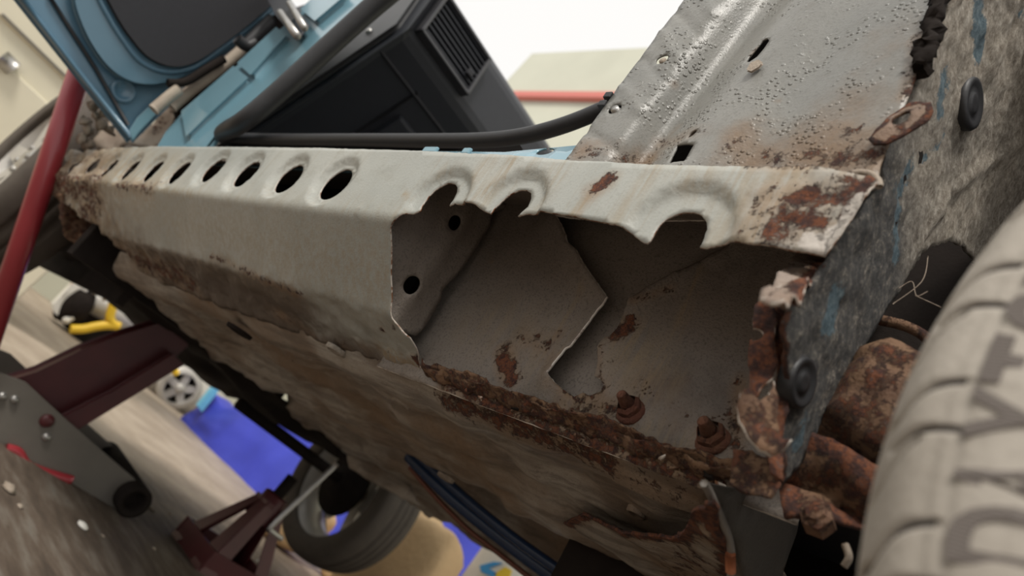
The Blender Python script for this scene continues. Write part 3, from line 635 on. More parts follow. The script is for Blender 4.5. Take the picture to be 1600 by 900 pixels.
RB = Plane((-.205, .62, .1), (0, 1, 0), (.15, 0, 1))
sheet('rear_floor_wall', RB, [(1100, 752), (1130, 760), (1165, 768), (1248, 790), (1240, 830), (1215, 920), (1165, 920), (1150, 850), (1128, 805)], M['underdark'], car, (), .01, lambda Q, V: nz(V, 12, .006), .003, 0, rim=M['underdark'], label='dark grey panel behind the sill end')
m = MB(); m.tube(spline([PC(*q, x=-.19) for q in [(1100, 755), (1108, 768), (1118, 790), (1130, 818), (1140, 845), (1143, 872), (1141, 915)]], 5), .0026, 8); cb = m.build('handbrake_cable', M['cable'], car, label='grey cable hanging behind the sill')
MB().tube([PC(1141, 866, x=-.189), PC(1142, 893, x=-.189)], .0034, 8).build('cable_rust_collar', M['orange'], cb)
# brake and fuel lines under the floor
def pipe(name, pts, r, mt, label):
    P = [PC(px, py, y=y) for px, py, y in pts]; MB().tube(spline(P, 8), r, 12).build(name, M[mt], car, label=label)
pipe('fuel_pipe', [(640, 712, .9), (700, 772, .93), (760, 822, .96), (820, 868, .98), (900, 925, 1.0)], .0125, 'pipeblue', 'glossy dark blue pipe under the floor')
pipe('brake_line', [(640, 730, .92), (680, 776, .95), (730, 826, .97), (780, 865, 1.0), (850, 920, 1.02)], .0045, 'copper', 'thin brown brake line')
pipe('fuel_pipe', [(655, 712, .88), (720, 772, .9), (800, 838, .92), (880, 895, .95)], .008, 'pipeblue', 'thin dark pipe beside the brake line')
BRK = Plane(PC(620, 750, y=1.2), (1, 0, 0), (0, .3, 1))
sheet('floor_bracket', BRK, [(540, 705), (600, 722), (640, 715), (652, 735), (640, 752), (656, 788), (630, 780), (590, 758), (545, 730)], M['under'], car, (), .02, lambda Q, V: nz(V, 8, .01), .004, .002, label='grey bracket hanging from the far rail')
# front underbody, dark bay and inner wings
FB = Prof([(.50, .20), (.56, .14), (.9, .12), (1.3, .08), (1.6, .10)], .02)
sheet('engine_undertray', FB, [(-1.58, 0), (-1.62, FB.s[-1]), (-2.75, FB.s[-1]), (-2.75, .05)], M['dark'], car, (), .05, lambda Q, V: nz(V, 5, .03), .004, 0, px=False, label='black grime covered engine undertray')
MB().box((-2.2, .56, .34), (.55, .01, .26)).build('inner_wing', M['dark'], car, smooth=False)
MB().box((-1.24, .450, .268), (.61, .006, .085)).build('sill_inner_front', M['dark'], car, smooth=False)  # dark backing added to blacken the inside of the sill holes
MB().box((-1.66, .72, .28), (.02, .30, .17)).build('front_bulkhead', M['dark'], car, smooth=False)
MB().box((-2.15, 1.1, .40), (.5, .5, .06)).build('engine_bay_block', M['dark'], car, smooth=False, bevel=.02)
RF = Plane((-1.74, .40, .22), (0, 1, 0), (0, 0, 1))
sheet('front_sill_end', RF, [(88, 300), (120, 322), (150, 350), (168, 385), (182, 420), (150, 405), (128, 398), (104, 372), (92, 340)], M['rust'], car, (), .012, lambda Q, V: nz(V, 18, .02), .003, .006, rim=M['rust'], label='rotted crumbling front end of the sill')
# dusty inner wing flange and clutter behind the front end
DW = Plane((-1.80, .40, .35), (1, .35, 0), (0, 0, 1))
sheet('wing_flange', DW, [(100, 236), (118, 205), (140, 172), (165, 160), (205, 214), (240, 185), (272, 150), (292, 168), (262, 210), (248, 230), (180, 234)], M['dusty'], car, (), .015, lambda Q, V: nz(V, 16, .02), .003, .004, rust=[([(240, 200), (270, 165)], .03, .4)], label='dusty tan inner wing flange')
for k in range(9):
    q = [(128, 216), (140, 205), (132, 190), (152, 180), (160, 195), (148, 165), (172, 205), (165, 175), (140, 230)][k]
    c = PC(*q, x=-1.78); m = MB(); m.lathe([(1e-4, -.01), (.010, -.006), (.012, .004), (.006, .012), (1e-4, .013)], c, (random.uniform(-1, 1), -1, random.uniform(-1, 1)), 9)
    m.V = [v+np.array([mnoise.noise(v*60), mnoise.noise(v*60+5), mnoise.noise(v*60+8)])*.012 for v in m.V]; m.build('corroded_clip', M['dusty'], car)
MB().box((.32, .64, .64), (.5, .18, .01)).build('wheelhouse_roof', M['dark'], car, smooth=False)  # unseen panel added above the wheel to keep light out of the gap
# ---- rear axle mount behind the tyre
AX = Plane((-.14, .455, .2), (1, 0, 0), (0, 0, 1))
ua = [(1262, 692), (1282, 655), (1312, 610), (1345, 562), (1400, 545), (1470, 580), (1480, 660), (1420, 770), (1372, 752), (1318, 716)]
la = [(1228, 726), (1250, 716), (1272, 704), (1320, 722), (1376, 758), (1440, 790), (1420, 850), (1340, 842), (1296, 838), (1245, 838), (1232, 790)]
dm1 = dome(AX, ua, .035, .03); dm2 = dome(AX, la, .03, .025)
AX.n = -AX.n if AX.n[1] > 0 else AX.n
sheet('axle_housing', AX, ua, M['rust'], car, (), .005, lambda Q, V: dm1(Q, V)+nz(V, 70, .004), .003, .001, rim=M['rust'], label='scaly rusted rear axle housing')
sheet('axle_mount', Plane((-.14, .45, .17), (1, 0, 0), (0, 0, 1)), la, M['rust'], car, (), .005, lambda Q, V: dm2(Q, V)+nz(V, 60, .004), .003, .001, rim=M['under'], edge_rust=.012, label='dark rusted axle mount with a bush')
c = PC(1276, 806, y=.418)
MB().lathe([(.0095, -.01), (.0095, .003), (.0065, .004), (.0055, .007), (1e-4, .008)], c, (0, -1, .1), 6).build('mount_bolt', M['rust'], car, smooth=False)
m = MB(); m.tube(spline([PC(1300, 700, y=.44), PC(1340, 722, y=.44), PC(1376, 752, y=.44), PC(1410, 790, y=.44)], 4), .0035, 8).build('axle_seam', M['dark'], car)
MB().tube(spline([PC(1375, 500, y=.47), PC(1410, 508, y=.47), PC(1440, 522, y=.47), PC(1465, 545, y=.47)], 5), .004, 8).build('arch_brace', M['rust'], car)
MB().prism([PC(*q, y=.50) for q in [(1360, 520), (1385, 500), (1470, 545), (1460, 620), (1330, 590)]], (0, .01, 0)).build('brace_web', M['dark'], car, smooth=False)
MB().box((.10, .80, .45), (.62, .02, .75)).build('inner_wheelhouse', M['dark'], car, smooth=False, label='dark inner wheel housing')  # dark sheet added for the shade behind the arch
for k, pts in enumerate([[(1405, 450), (1425, 440), (1432, 462), (1450, 455)], [(1430, 462), (1470, 480)], [(1395, 475), (1440, 440), (1450, 400)], [(1320, 850), (1326, 870), (1318, 885)]]):
    MB().tube(spline([PC(*q, y=.46) for q in pts], 6), .0004 if k < 3 else .0025, 5).build('cobweb_strand' if k < 3 else 'dried_leaf', M['dusty'], car)

# ------------------------------------------------------------------ wheels
def tyre_mesh(name, c, R, W, parent, dense, mat, rimr=.19):
    # half section (radius, offset) from tread centre to bead; axis along y, outer side at -y
    q = W/.19; k_ = R/.287
    half = [(.287, 0), (.2865, .028), (.2835, .053), (.278, .073), (.268, .088), (.2535, .0945), (.240, .0965), (.222, .0955), (.205, .089), (.19, .072)]
    half = [(r*k_ if r > .2 else max(r*k_, rimr), h*q) for r, h in half]
    half = [p[:2] for p in spline([(a, b, 0) for a, b in half], 9 if dense else 4)]
    S_ = [(r, h) for r, h in reversed(half)]+[(r, -h) for r, h in half[1:]]
    if dense: ang = list(np.radians(np.concatenate([np.linspace(145, 215, 1000, endpoint=False), np.linspace(215, 505, 220, endpoint=False)])))
    else: ang = list(np.linspace(0, 2*math.pi, 110, endpoint=False))
    n = len(ang); V = []; G = []; k = len(S_)
    for a in ang:
        for r, h in S_:
            g = 0
            if dense and -.094 < h < -.045:
                for off, sl, lo, hi, wd, pt in ((.0, .55, -.0935, -.064, .0017, .0520), (.5, .9, -.090, -.045, .0012, .0520), (.76, .2, -.094, -.080, .0016, .0520)):
                    if lo < h < hi:
                        u = a*R-sl*(h+.075)+.002*math.sin(h*260); dd = abs(((u/pt+off) % 1)-.5)*pt; g = max(g, math.exp(-(dd/wd)**2))
            if dense and h < -.08:
                g = max(g, .55*math.exp(-((r-.2545)/.0011)**2), .4*math.exp(-((r-.2605)/.0008)**2))
            if dense and h > -.045 and min(abs(h+.03), abs(h), abs(h-.03)) < .004: g = 1
            if not dense and r > R-.006 and min(abs(h/q), abs(abs(h/q)-.03)) < .005: g = 1
            rr = r-.0035*g if dense else r-.008*g
            V.append((c[0]+rr*math.cos(a), c[1]+h, c[2]+rr*math.sin(a))); G.append(g)
    F = [(i*k+p, i*k+p+1, ((i+1) % n)*k+p+1, ((i+1) % n)*k+p) for i in range(n) for p in range(k-1)]
    return mesh_obj(name, V, F, mat, parent, {'groove': G})
# near rear wheel
RWC = np.array([.208, .318, .12]); RR = .287
rw_ = empty('wheel', car, label='near rear wheel with a dusty tyre')
tyre = tyre_mesh('tyre', RWC, RR, .19, rw_, True, M['tyre']); tyre['label'] = 'dusty rear tyre with raised lettering'
def rim(c, parent, side=-1, rr=.19, spokes=5, mt=None):
    mt = mt or M['silver']
    m = MB(); m.lathe([(rr+.004, -.075), (rr, -.07), (rr-.015, -.05), (rr-.03, .0), (rr-.012, .06), (rr+.004, .07)], c, (0, 1, 0), 48); r_ = m.build('rim', mt, parent)
    for k in range(spokes):
        a = 2*math.pi*k/spokes+.3; d = np.array([math.cos(a), 0, math.sin(a)]); p = np.array([-d[2], 0, d[0]]); y = np.array([0, side*.062, 0])
        m = MB(); m.prism([c+y+d*.03+p*.022, c+y+d*.03-p*.022, c+y*1.15+d*(rr-.02)-p*.014, c+y*1.15+d*(rr-.02)+p*.014], (0, -side*.018, 0)); m.build('spoke', mt, parent, smooth=False, bevel=.004)
    MB().lathe([(.055, 0), (.05, .02), (.028, .03), (1e-4, .031)], c+np.array([0, side*.04, 0]), (0, side, 0), 24).build('hub', M['silver'], parent)
    for k in range(4):
        a = 2*math.pi*k/4+.2; q = c+np.array([.036*math.cos(a), side*.066, .036*math.sin(a)])
        MB().lathe([(.009, -.004), (.009, .006), (.006, .008), (1e-4, .008)], q, (0, side, 0), 6).build('wheel_nut', M['steel'], parent, smooth=False)
rim(RWC, rw_)
# raised sidewall lettering
fc = bpy.data.curves.new('letters', 'FONT'); fc.size = .040; fc.extrude = 0; fc.resolution_u = 4; fc.offset = .0009
dg = bpy.context.evaluated_depsgraph_get()
def glyph(ch):
    fc.body = ch; o = bpy.data.objects.new('g', fc); COL.objects.link(o); bpy.context.view_layer.update()
    me_ = bpy.data.meshes.new_from_object(o.evaluated_get(bpy.context.evaluated_depsgraph_get())); bpy.data.objects.remove(o)
    V = np.array([tuple(v.co) for v in me_.vertices]); E = [tuple(p.vertices) for p in me_.polygons]; bpy.data.meshes.remove(me_)
    return V, E
for i, ch in enumerate('DAYTON'):
    V, E = glyph(ch)
    wch = V[:, 0].max()-V[:, 0].min(); x = (V[:, 0]-V[:, 0].min()-wch/2)*(.0165/wch); y = V[:, 1]-V[:, 1].min()
    a0 = math.radians([190.2, 186.4, 181.8, 177.4, 173.0, 168.6][i]); r0 = .2245
    Vf = []
    for (xx, yy) in zip(x, y):
        a = a0-xx/.238; r = r0+yy
        Vf.append((RWC[0]+r*math.cos(a), RWC[1]-float(np.interp(r, [.19, .205, .222, .24, .2535], [.072, .089, .0955, .0965, .0945]))-.0006, RWC[2]+r*math.sin(a)))
    mesh_obj('raised_letter', Vf, E, M['letter'], rw_, smooth=False, solid=.0012)
# front wheels
def front_wheel(c, label, side):
    e = empty('wheel', car, label=label); c = np.array(c)
    tyre_mesh('tyre', c, .288, .185, e, False, M['tyre2'], .205); rim(c, e, side, .205, 7, M['alu'])
front_wheel((-2.16, .385, .265), 'near front wheel with silver spokes', -1)
front_wheel((-2.12, 1.80, .03), 'far front wheel seen from its inner side', 1)
MB().cyl((-2.12, 1.2, .06), (-2.12, 1.78, .03), .02).build('drive_shaft', M['dark'], car)
MB().lathe([(.12, 0), (.12, .012), (.06, .02), (.05, .05), (1e-4, .05)], (-2.12, 1.75, .03), (0, -1, 0), 28).build('brake_disc', M['dark'], car)

# ------------------------------------------------------------------ door, door post, seal, dashboard
XD = -1.66
door = empty('door', car, label='open light blue front door with black trim')
dp = lambda qs, x: [PC(*q, x=x) for q in qs]
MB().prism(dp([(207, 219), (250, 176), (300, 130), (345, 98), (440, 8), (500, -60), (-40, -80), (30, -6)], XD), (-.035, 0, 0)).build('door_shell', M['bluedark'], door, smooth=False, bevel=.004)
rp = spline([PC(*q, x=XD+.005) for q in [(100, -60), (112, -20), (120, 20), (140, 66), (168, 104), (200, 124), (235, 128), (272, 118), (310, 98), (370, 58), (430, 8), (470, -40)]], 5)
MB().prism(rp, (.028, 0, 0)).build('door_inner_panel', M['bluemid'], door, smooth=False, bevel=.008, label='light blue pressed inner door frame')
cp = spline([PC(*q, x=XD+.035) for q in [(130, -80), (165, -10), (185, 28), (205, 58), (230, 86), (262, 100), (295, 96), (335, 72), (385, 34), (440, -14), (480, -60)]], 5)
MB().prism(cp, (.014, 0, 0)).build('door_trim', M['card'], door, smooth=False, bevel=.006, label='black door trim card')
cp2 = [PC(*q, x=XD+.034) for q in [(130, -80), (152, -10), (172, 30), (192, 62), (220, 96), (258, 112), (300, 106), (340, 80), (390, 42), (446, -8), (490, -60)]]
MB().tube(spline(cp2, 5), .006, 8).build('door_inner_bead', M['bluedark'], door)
MB().tube([PC(*q, x=XD+.006) for q in [(30, -10), (60, 30), (120, 108), (205, 214)]], .005, 8).build('door_bottom_hem', M['bluedark'], door)
MB().tube([PC(*q, x=XD+.006) for q in [(75, -10), (100, 30), (150, 108), (200, 195)]], .004, 8).build('door_gasket', M['rubber'], door)
c = PC(193, 142, x=XD+.002); MB().lathe([(.026, 0), (.024, .004), (.018, .004), (.016, .001), (1e-4, .001)], c, (1, 0, 0), 28).build('door_plug', M['bluedark'], door)
MB().prism(dp([(206, 216), (214, 205), (245, 172), (236, 165), (215, 185), (203, 205)], XD+.004), (.008, 0, 0)).build('hem_corner', M['blue'], door, smooth=False, bevel=.002)
# door post
YA = .372
post = empty('door_post', car, label='light blue front door post')
MB().prism([PC(*q, y=YA) for q in [(246, 232), (262, 204), (290, 172), (330, 138), (400, 78), (470, 20), (540, -40), (640, -60), (590, -10), (500, 68), (420, 138), (365, 186), (338, 206), (318, 232)]], (0, .012, 0)).build('post_shell', M['blue'], post, smooth=False, bevel=.006)
MB().prism([PC(*q, y=YA) for q in [(380, 104), (436, 52), (452, 64), (400, 122)]], (0, -.012, 0)).build('raised_pad', M['blue'], post, smooth=False, bevel=.004)
MB().prism([PC(*q, y=YA) for q in [(292, 178), (368, 112), (390, 130), (330, 186), (300, 215)]], (0, -.010, 0)).build('raised_pad', M['blue'], post, smooth=False, bevel=.006)
MB().prism([PC(*q, y=YA) for q in [(478, 20), (520, -18), (545, 0), (500, 38)]], (0, -.012, 0)).build('raised_pad', M['blue'], post, smooth=False, bevel=.004)
hg = empty('door_hinge', car, label='black door hinge bracket')
MB().prism([PC(*q, y=YA-.012) for q in [(428, 2), (445, -10), (482, 42), (466, 62), (448, 40)]], (0, -.03, 0)).build('hinge_plate', M['black'], hg, smooth=False, bevel=.003)
MB().cyl(PC(438, 20, y=YA-.05), PC(464, 56, y=YA-.05), .007).build('hinge_pin', M['steel'], hg)
MB().cyl(PC(452, 5, y=YA-.05), PC(476, 44, y=YA-.05), .006).build('hinge_pin', M['steel'], hg)
for k, (pts, r, mt) in enumerate([([(275, 150), (300, 132), (330, 112), (365, 88), (395, 60), (425, 30)], .014, 'rubber'), ([(268, 168), (300, 140), (345, 106), (380, 76)], .012, 'dusty'), ([(262, 130), (290, 128), (320, 110), (350, 92)], .009, 'dark'), ([(240, 172), (266, 150), (280, 140)], .012, 'dusty'), ([(370, 60), (385, 72), (400, 66)], .012, 'rubber')]):
    MB().tube(spline([PC(*q, x=-1.60+.02*k) for q in pts], 5), r, 10).build('cable_boot', M[mt], car)
MB().prism([PC(*q, x=-1.70) for q in [(262, 130), (300, 100), (380, 60), (430, 20), (470, 20), (400, 90), (300, 170), (280, 190)]], (-.02, 0, 0)).build('post_front_face', M['dark'], car, smooth=False)
# rubber seal round the opening
sp_ = [(672, -64), (612, -14), (572, 20), (511, 75), (431, 148), (380, 190), (351, 206), (347, 213), (360, 216), (420, 218), (560, 219), (680, 220), (760, 219), (820, 212), (880, 196), (940, 172), (1000, 142)]
P = spline([PC(*q, y=float(np.interp(k, [0, 5, 8, 16], [.350, .350, .393, .395]))) for k, q in enumerate(sp_)], 8)
rs_ = [float(np.interp(i/(len(P)-1), [0, .35, .45, .6, 1], [.019, .016, .0115, .0095, .0085])) for i in range(len(P))]
MB().tube(P, .009, 14, rs_).build('door_seal', M['rubber'], car, label='black rubber door opening seal')
MB().prism([PC(*q, y=.402) for q in [(380, 216), (560, 218), (760, 218), (800, 213), (812, 226), (700, 236), (560, 236), (340, 233)]], (0, .01, 0)).build('seal_channel', M['black'], car, smooth=False)
# dashboard
dash = empty('dashboard', car, label='black dashboard end with an air vent')
T_ = (-1.25, .965); J_ = (-1.235, .815); K_ = (-1.60, .44)
MB().prism([(T_[0], .49, T_[1]), (J_[0], .49, J_[1]), (K_[0], .49, K_[1]), (-1.95, .49, .44), (-1.95, .49, 1.0), (-1.42, .49, 1.03), (-1.30, .49, 1.01)], (0, 1.3, 0)).build('dash_body', M['black'], dash, smooth=False, bevel=.02)
MB().prism([(T_[0]-.03, .476, T_[1]-.01), (J_[0]-.02, .476, J_[1]), (K_[0], .476, K_[1]+.03), (K_[0]-.05, .476, K_[1]+.09), (-1.36, .476, .86), (-1.36, .476, 1.0)], (0, .02, 0)).build('end_cap', plain('dash_end_cap', (.07, .07, .072), .45), dash, smooth=False, bevel=.008)
c = np.array((-1.33, .474, .80)); MB().lathe([(.008, 0), (.007, .004), (1e-4, .004)], c, (0, -1, 0), 12).build('screw', M['steel'], dash)
dd = np.array([K_[0]-J_[0], 0, K_[1]-J_[1]]); dd /= np.linalg.norm(dd); nn = np.array([-dd[2], 0, dd[0]]); nn = nn if nn[0] > 0 else -nn
j0 = np.array([J_[0], 0, J_[1]])
for yy in (.62, ): MB().tube([j0+dd*.06+nn*.0+np.array([0, yy, 0]), j0+dd*.5+np.array([0, yy, 0])], .004, 6).build('dash_joint', M['card'], dash)
MB().box(j0+dd*.07+np.array([0, 1.1, 0]), (.005, .6, .003)).build('dash_joint', M['card'], dash, smooth=False)
MB().box(j0+dd*.28+nn*.006+np.array([0, .90, 0]), (.16, .26, .012), [dd, (0, 1, 0), nn]).build('glovebox_lid', M['black'], dash, smooth=False, bevel=.006)
# vent on the rear pad
vd = unit(np.array([J_[0]-T_[0], 0, J_[1]-T_[1]])); vn = np.array([-vd[2], 0, vd[0]]); vn = vn if vn[0] > 0 else -vn
vc = np.array([(T_[0]+J_[0])/2, .60, (T_[1]+J_[1])/2]); vent = empty('air_vent', dash, label='rectangular air vent')
for a, b in ((-1, 0), (1, 0), (0, -1), (0, 1)):
    MB().box(vc+vd*.056*a+np.array([0, .085*b, 0])+vn*.012, (.004 if a else .06, .089 if a else .004, .012), [vd, (0, 1, 0), vn]).build('vent_frame', plain('vent_frame', (.055, .055, .06), .35), vent, smooth=False, bevel=.002)
for k in range(8): MB().box(vc+vd*(-.047+.0134*k)+vn*.010, (.0022, .082, .009), [unit(vd+vn*.35), (0, 1, 0), unit(vn-vd*.35)]).build('vent_slat', M['black'], vent, smooth=False)
MB().box(vc+vn*.002, (.054, .083, .002), [vd, (0, 1, 0), vn]).build('vent_back', M['card'], vent, smooth=False)
MB().box(vc+np.array([0, .06, 0])+vn*.022+vd*.02, (.008, .008, .006), [vd, (0, 1, 0), vn]).build('vent_knob', M['card'], vent, smooth=False, bevel=.002)
# far side of the body (floor inside, far sill) so the cabin is enclosed from below
MB().box((-.85, .92, .20), (.75, .44, .008)).build('cabin_floor', M['card'], car, smooth=False)
MB().box((-.9, 1.50, .27), (.85, .05, .10)).build('far_sill', M['blue'], car, smooth=False, bevel=.02)

# ------------------------------------------------------------------ floor jack
jack = empty('floor_jack', loc=tuple(PW(120, 760, z=0))); tag(jack, 'red and grey trolley jack with a long red handle under the car front', 'jack')
jl = np.array(jack.location)
def jb(mb, name, mat, **k): mb.V = [v-jl for v in mb.V]; return mb.build(name, mat, jack, **k)
xj = PW(205, 805, z=0)[0]
plate = [(-60, 560), (0, 585), (40, 600), (100, 655), (180, 725), (235, 772), (215, 795), (188, 800), (150, 775), (95, 752), (60, 742), (22, 712), (-60, 690)]
pw = [PW(*q, x=xj+.02) for q in plate]
jb(MB().prism(pw, (-.012, 0, 0)), 'side_plate', M['jackgrey'], smooth=False, bevel=.002, label='grey steel side plate')
jb(MB().prism([p+np.array([-.24, 0, 0]) for p in pw], (-.012, 0, 0)), 'side_plate', M['jackgrey'], smooth=False, bevel=.002)
jb(MB().tube(spline([PW(*q, x=xj+.03) for q in [(8, 700), (28, 706), (42, 726), (70, 738), (112, 750)]], 5), .011, 10), 'lift_linkage', M['red'])
for q, r in [((73, 657), .016), ((72, 682), .010), ((22, 623), .009), ((3, 618), .009)]:
    p = PW(*q, x=xj+.02); jb(MB().lathe([(r, -.002), (r, .006), (r*.6, .010), (1e-4, .010)], p, (1, 0, 0), 14), 'rivet', M['darkred'] if r > .012 else M['steel'])
p = PW(203, 780, x=xj+.03)
jb(MB().lathe([(.03, -.30), (.042, -.29), (.042, .03), (.034, .034), (.026, .03), (.024, .0), (1e-4, 0)], (p[0], p[1], .043), (1, 0, 0), 28), 'front_roller', M['dark'])
arm = [(10, 600), (60, 584), (129, 550), (190, 527), (245, 510), (275, 512), (290, 540), (230, 592), (150, 638), (100, 662), (60, 640)]
jb(MB().prism([PW(*q, x=xj-.06) for q in arm], (-.05, 0, 0)), 'lift_arm', M['darkred'], smooth=False, bevel=.006, label='dark red lifting arm')
jb(MB().prism([PW(*q, x=xj-.02) for q in [(95, 655), (180, 612), (270, 556), (285, 570), (200, 622), (118, 672)]], (-.02, 0, 0)), 'link_bar', M['darkred'], smooth=False, bevel=.003)
hp = [PW(-40, 600, x=xj+.03), PW(0, 482, x=xj+.05), PW(62, 300, x=xj+.07), PW(127, 108, x=xj+.09), PW(160, 10, x=xj+.10)]
jb(MB().cyl(hp[0], hp[-1], .023, n=24), 'handle', M['red'], label='long red tubular jack handle')

# ------------------------------------------------------------------ jack stand
foot = PW(330, 885, z=0); js = empty('jack_stand', loc=tuple(foot)); tag(js, 'dark red jack stand with splayed legs beside the far wheel', 'jack stand')
jl2 = np.array(js.location)
def sb(mb, name, mat, **k): mb.V = [v-jl2 for v in mb.V]; return mb.build(name, mat, js, **k)
tc = PW(425, 785, x=foot[0]+.0); tc0 = np.array([foot[0]-.0, foot[1]+.05, 0]); tc = np.array([tc0[0], tc[1], tc[2]])
ctr = np.array([tc[0], tc[1]-.0, 0])
for sx, sy in ((1, 1), (1, -1), (-1, 1), (-1, -1)):
    b_ = ctr+np.array([sx*.11, sy*.12, 0]); tt = tc+np.array([sx*.034, sy*.036, -.01])
    e = np.array([0, -sy*.055, 0]); f_ = np.array([-sx*.055, 0, 0])
    m = MB(); m.prism([b_, b_+e, tt+e*.62, tt], (sx*.004, 0, 0)); m.prism([b_, b_+f_, tt+f_*.62, tt], (0, sy*.004, 0))
    sb(m, 'leg', M['darkred'], smooth=False)
for sgn in (1, -1):
    sb(MB().box(ctr+np.array([0, sgn*.115, .03]), (.11, .003, .03)), 'foot_rail', M['darkred'], smooth=False)
    sb(MB().box(ctr+np.array([sgn*.105, 0, .03]), (.003, .12, .03)), 'foot_rail', M['darkred'], smooth=False)
    sb(MB().box(tc+np.array([0, sgn*.036, -.03]), (.036, .003, .03)), 'top_web', M['darkred'], smooth=False)
    sb(MB().box(tc+np.array([sgn*.036, 0, -.03]), (.003, .036, .03)), 'top_web', M['darkred'], smooth=False)
sb(MB().lathe([(.040, -.06), (.040, .02), (.034, .025), (.026, .025), (.026, -.06)], tc, (0, 0, 1), 24), 'collar', M['darkred'])
sb(MB().cyl(tc+np.array([0, 0, -.05]), tc+np.array([0, 0, .09]), .018), 'post', M['dark'])
sb(MB().tube(spline([PW(440, 842, x=tc[0]+.05), PW(424, 830, x=tc[0]+.05), PW(424, 822, x=tc[0]+.05), PW(470, 778, x=tc[0]+.05), PW(527, 724, x=tc[0]+.05)], 6), .0085, 10), 'ratchet_lever', M['steel'], label='thin steel ratchet lever')

# ------------------------------------------------------------------ air compressor behind the jack
pc0 = PW(275, 640, z=0); comp = empty('air_compressor', loc=tuple(pc0)); tag(comp, 'silver air compressor with a spoked wheel and yellow hose', 'compressor')
cl = np.array(comp.location)
def cb_(mb, name, mat, **k): mb.V = [v-cl for v in mb.V]; return mb.build(name, mat, comp, **k)
XC = pc0[0]
wc = PW(280, 606, x=XC+.02); wr = np.linalg.norm(PW(280, 574, x=XC+.02)-wc)
cb_(MB().lathe([(wr*.72, .03), (wr, .03), (wr*1.02, .0), (wr, -.05), (wr*.72, -.05), (wr*.72, .03)], wc, (1, 0, 0), 32), 'wheel_tyre', M['alu'])
cb_(MB().lathe([(wr*.74, -.012), (wr*.70, -.02), (1e-4, -.02)], wc, (1, 0, 0), 32), 'wheel_disc', M['dark'])
for k in range(5):
    a = 2*math.pi*k/5+.5; d = np.array([0, math.cos(a), math.sin(a)]); p = np.array([0, -d[2], d[1]])
    cb_(MB().prism([wc+d*.2*wr+p*.16*wr, wc+d*.2*wr-p*.16*wr, wc+d*.76*wr-p*.12*wr, wc+d*.76*wr+p*.12*wr], (.02, 0, 0)), 'wheel_spoke', M['alu'], smooth=False, bevel=.004)
cb_(MB().lathe([(.25*wr, 0), (.22*wr, .03), (1e-4, .03)], wc, (1, 0, 0), 16), 'wheel_hub', M['alu'])
ta = PW(120, 485, x=XC+.0); tb = PW(200, 510, x=XC+.0)
def tank(p, q, r, name, mat):
    p, q = np.asarray(p), np.asarray(q); L = np.linalg.norm(q-p)
    cb_(MB().lathe([(1e-4, -.35*r), (.55*r, -.28*r), (.9*r, -.1*r), (r, 0), (r, L), (.9*r, L+.1*r), (.55*r, L+.28*r), (1e-4, L+.35*r)], p, q-p, 32), name, mat)
pa = PW(112, 470, x=XC+.1); pb = PW(300, 600, x=XC-.10)
tank(PW(130, 462, x=XC+.02), PW(212, 508, x=XC+.02), .085, 'motor', M['alu'])
tank(PW(180, 540, x=XC-.2), PW(330, 640, x=XC-.2), .17, 'air_tank', M['alu'])
tank(PW(105, 470, x=XC+.04), PW(128, 482, x=XC+.04), .14, 'fan_cover', M['dark'])
cb_(MB().prism([PW(*q, x=XC+.12) for q in [(84, 478), (120, 440), (146, 436), (150, 444), (120, 462), (100, 496), (88, 488)]], (-.06, 0, 0)), 'pump_bracket', M['white'], smooth=False, bevel=.01)
cb_(MB().prism([PW(*q, x=XC+.10) for q in [(112, 430), (128, 426), (146, 434), (138, 444), (114, 440)]], (-.06, 0, 0)), 'orange_cap', plain('orange_cap', (.75, .40, .14), .5), smooth=False, bevel=.01)
cb_(MB().prism([PW(*q, x=XC+.05) for q in [(100, 505), (150, 490), (200, 530), (160, 560), (120, 530)]], (-.1, 0, 0)), 'pump_base', M['dark'], smooth=False, bevel=.01)
for q, r in [((104, 432), .022), ((132, 418), .024), ((150, 456), .022), ((163, 467), .016), ((104, 500), .026), ((112, 497), .018), ((330, 563-0), .02)][:6]:
    cb_(MB().lathe([(1e-4, -r), (r*.8, -r*.6), (r, 0), (r*.8, r*.6), (1e-4, r)], PW(*q, x=XC+.15), (1, -.3, .2), 12), 'fitting', M['white'] if q[0] < 140 else M['silver'])
hs_ = spline([PW(*q, x=XC+.2) for q in [(178, 472), (174, 486), (172, 498), (178, 507), (186, 510), (170, 508), (150, 510), (130, 514), (110, 514)]], 6)
cb_(MB().tube(hs_, .030, 10), 'hose', M['yellow'], label='yellow air hose')
cb_(MB().tube(spline([PW(*q, x=XC+.1) for q in [(262, 572), (270, 576), (276, 584)]], 5), .026, 10), 'hose', M['yellow'])
cb_(MB().prism([PW(*q, x=XC-.05) for q in [(268, 575), (282, 560), (316, 590), (300, 602)]], (-.1, 0, 0)), 'guard', M['alu'], smooth=False, bevel=.01)

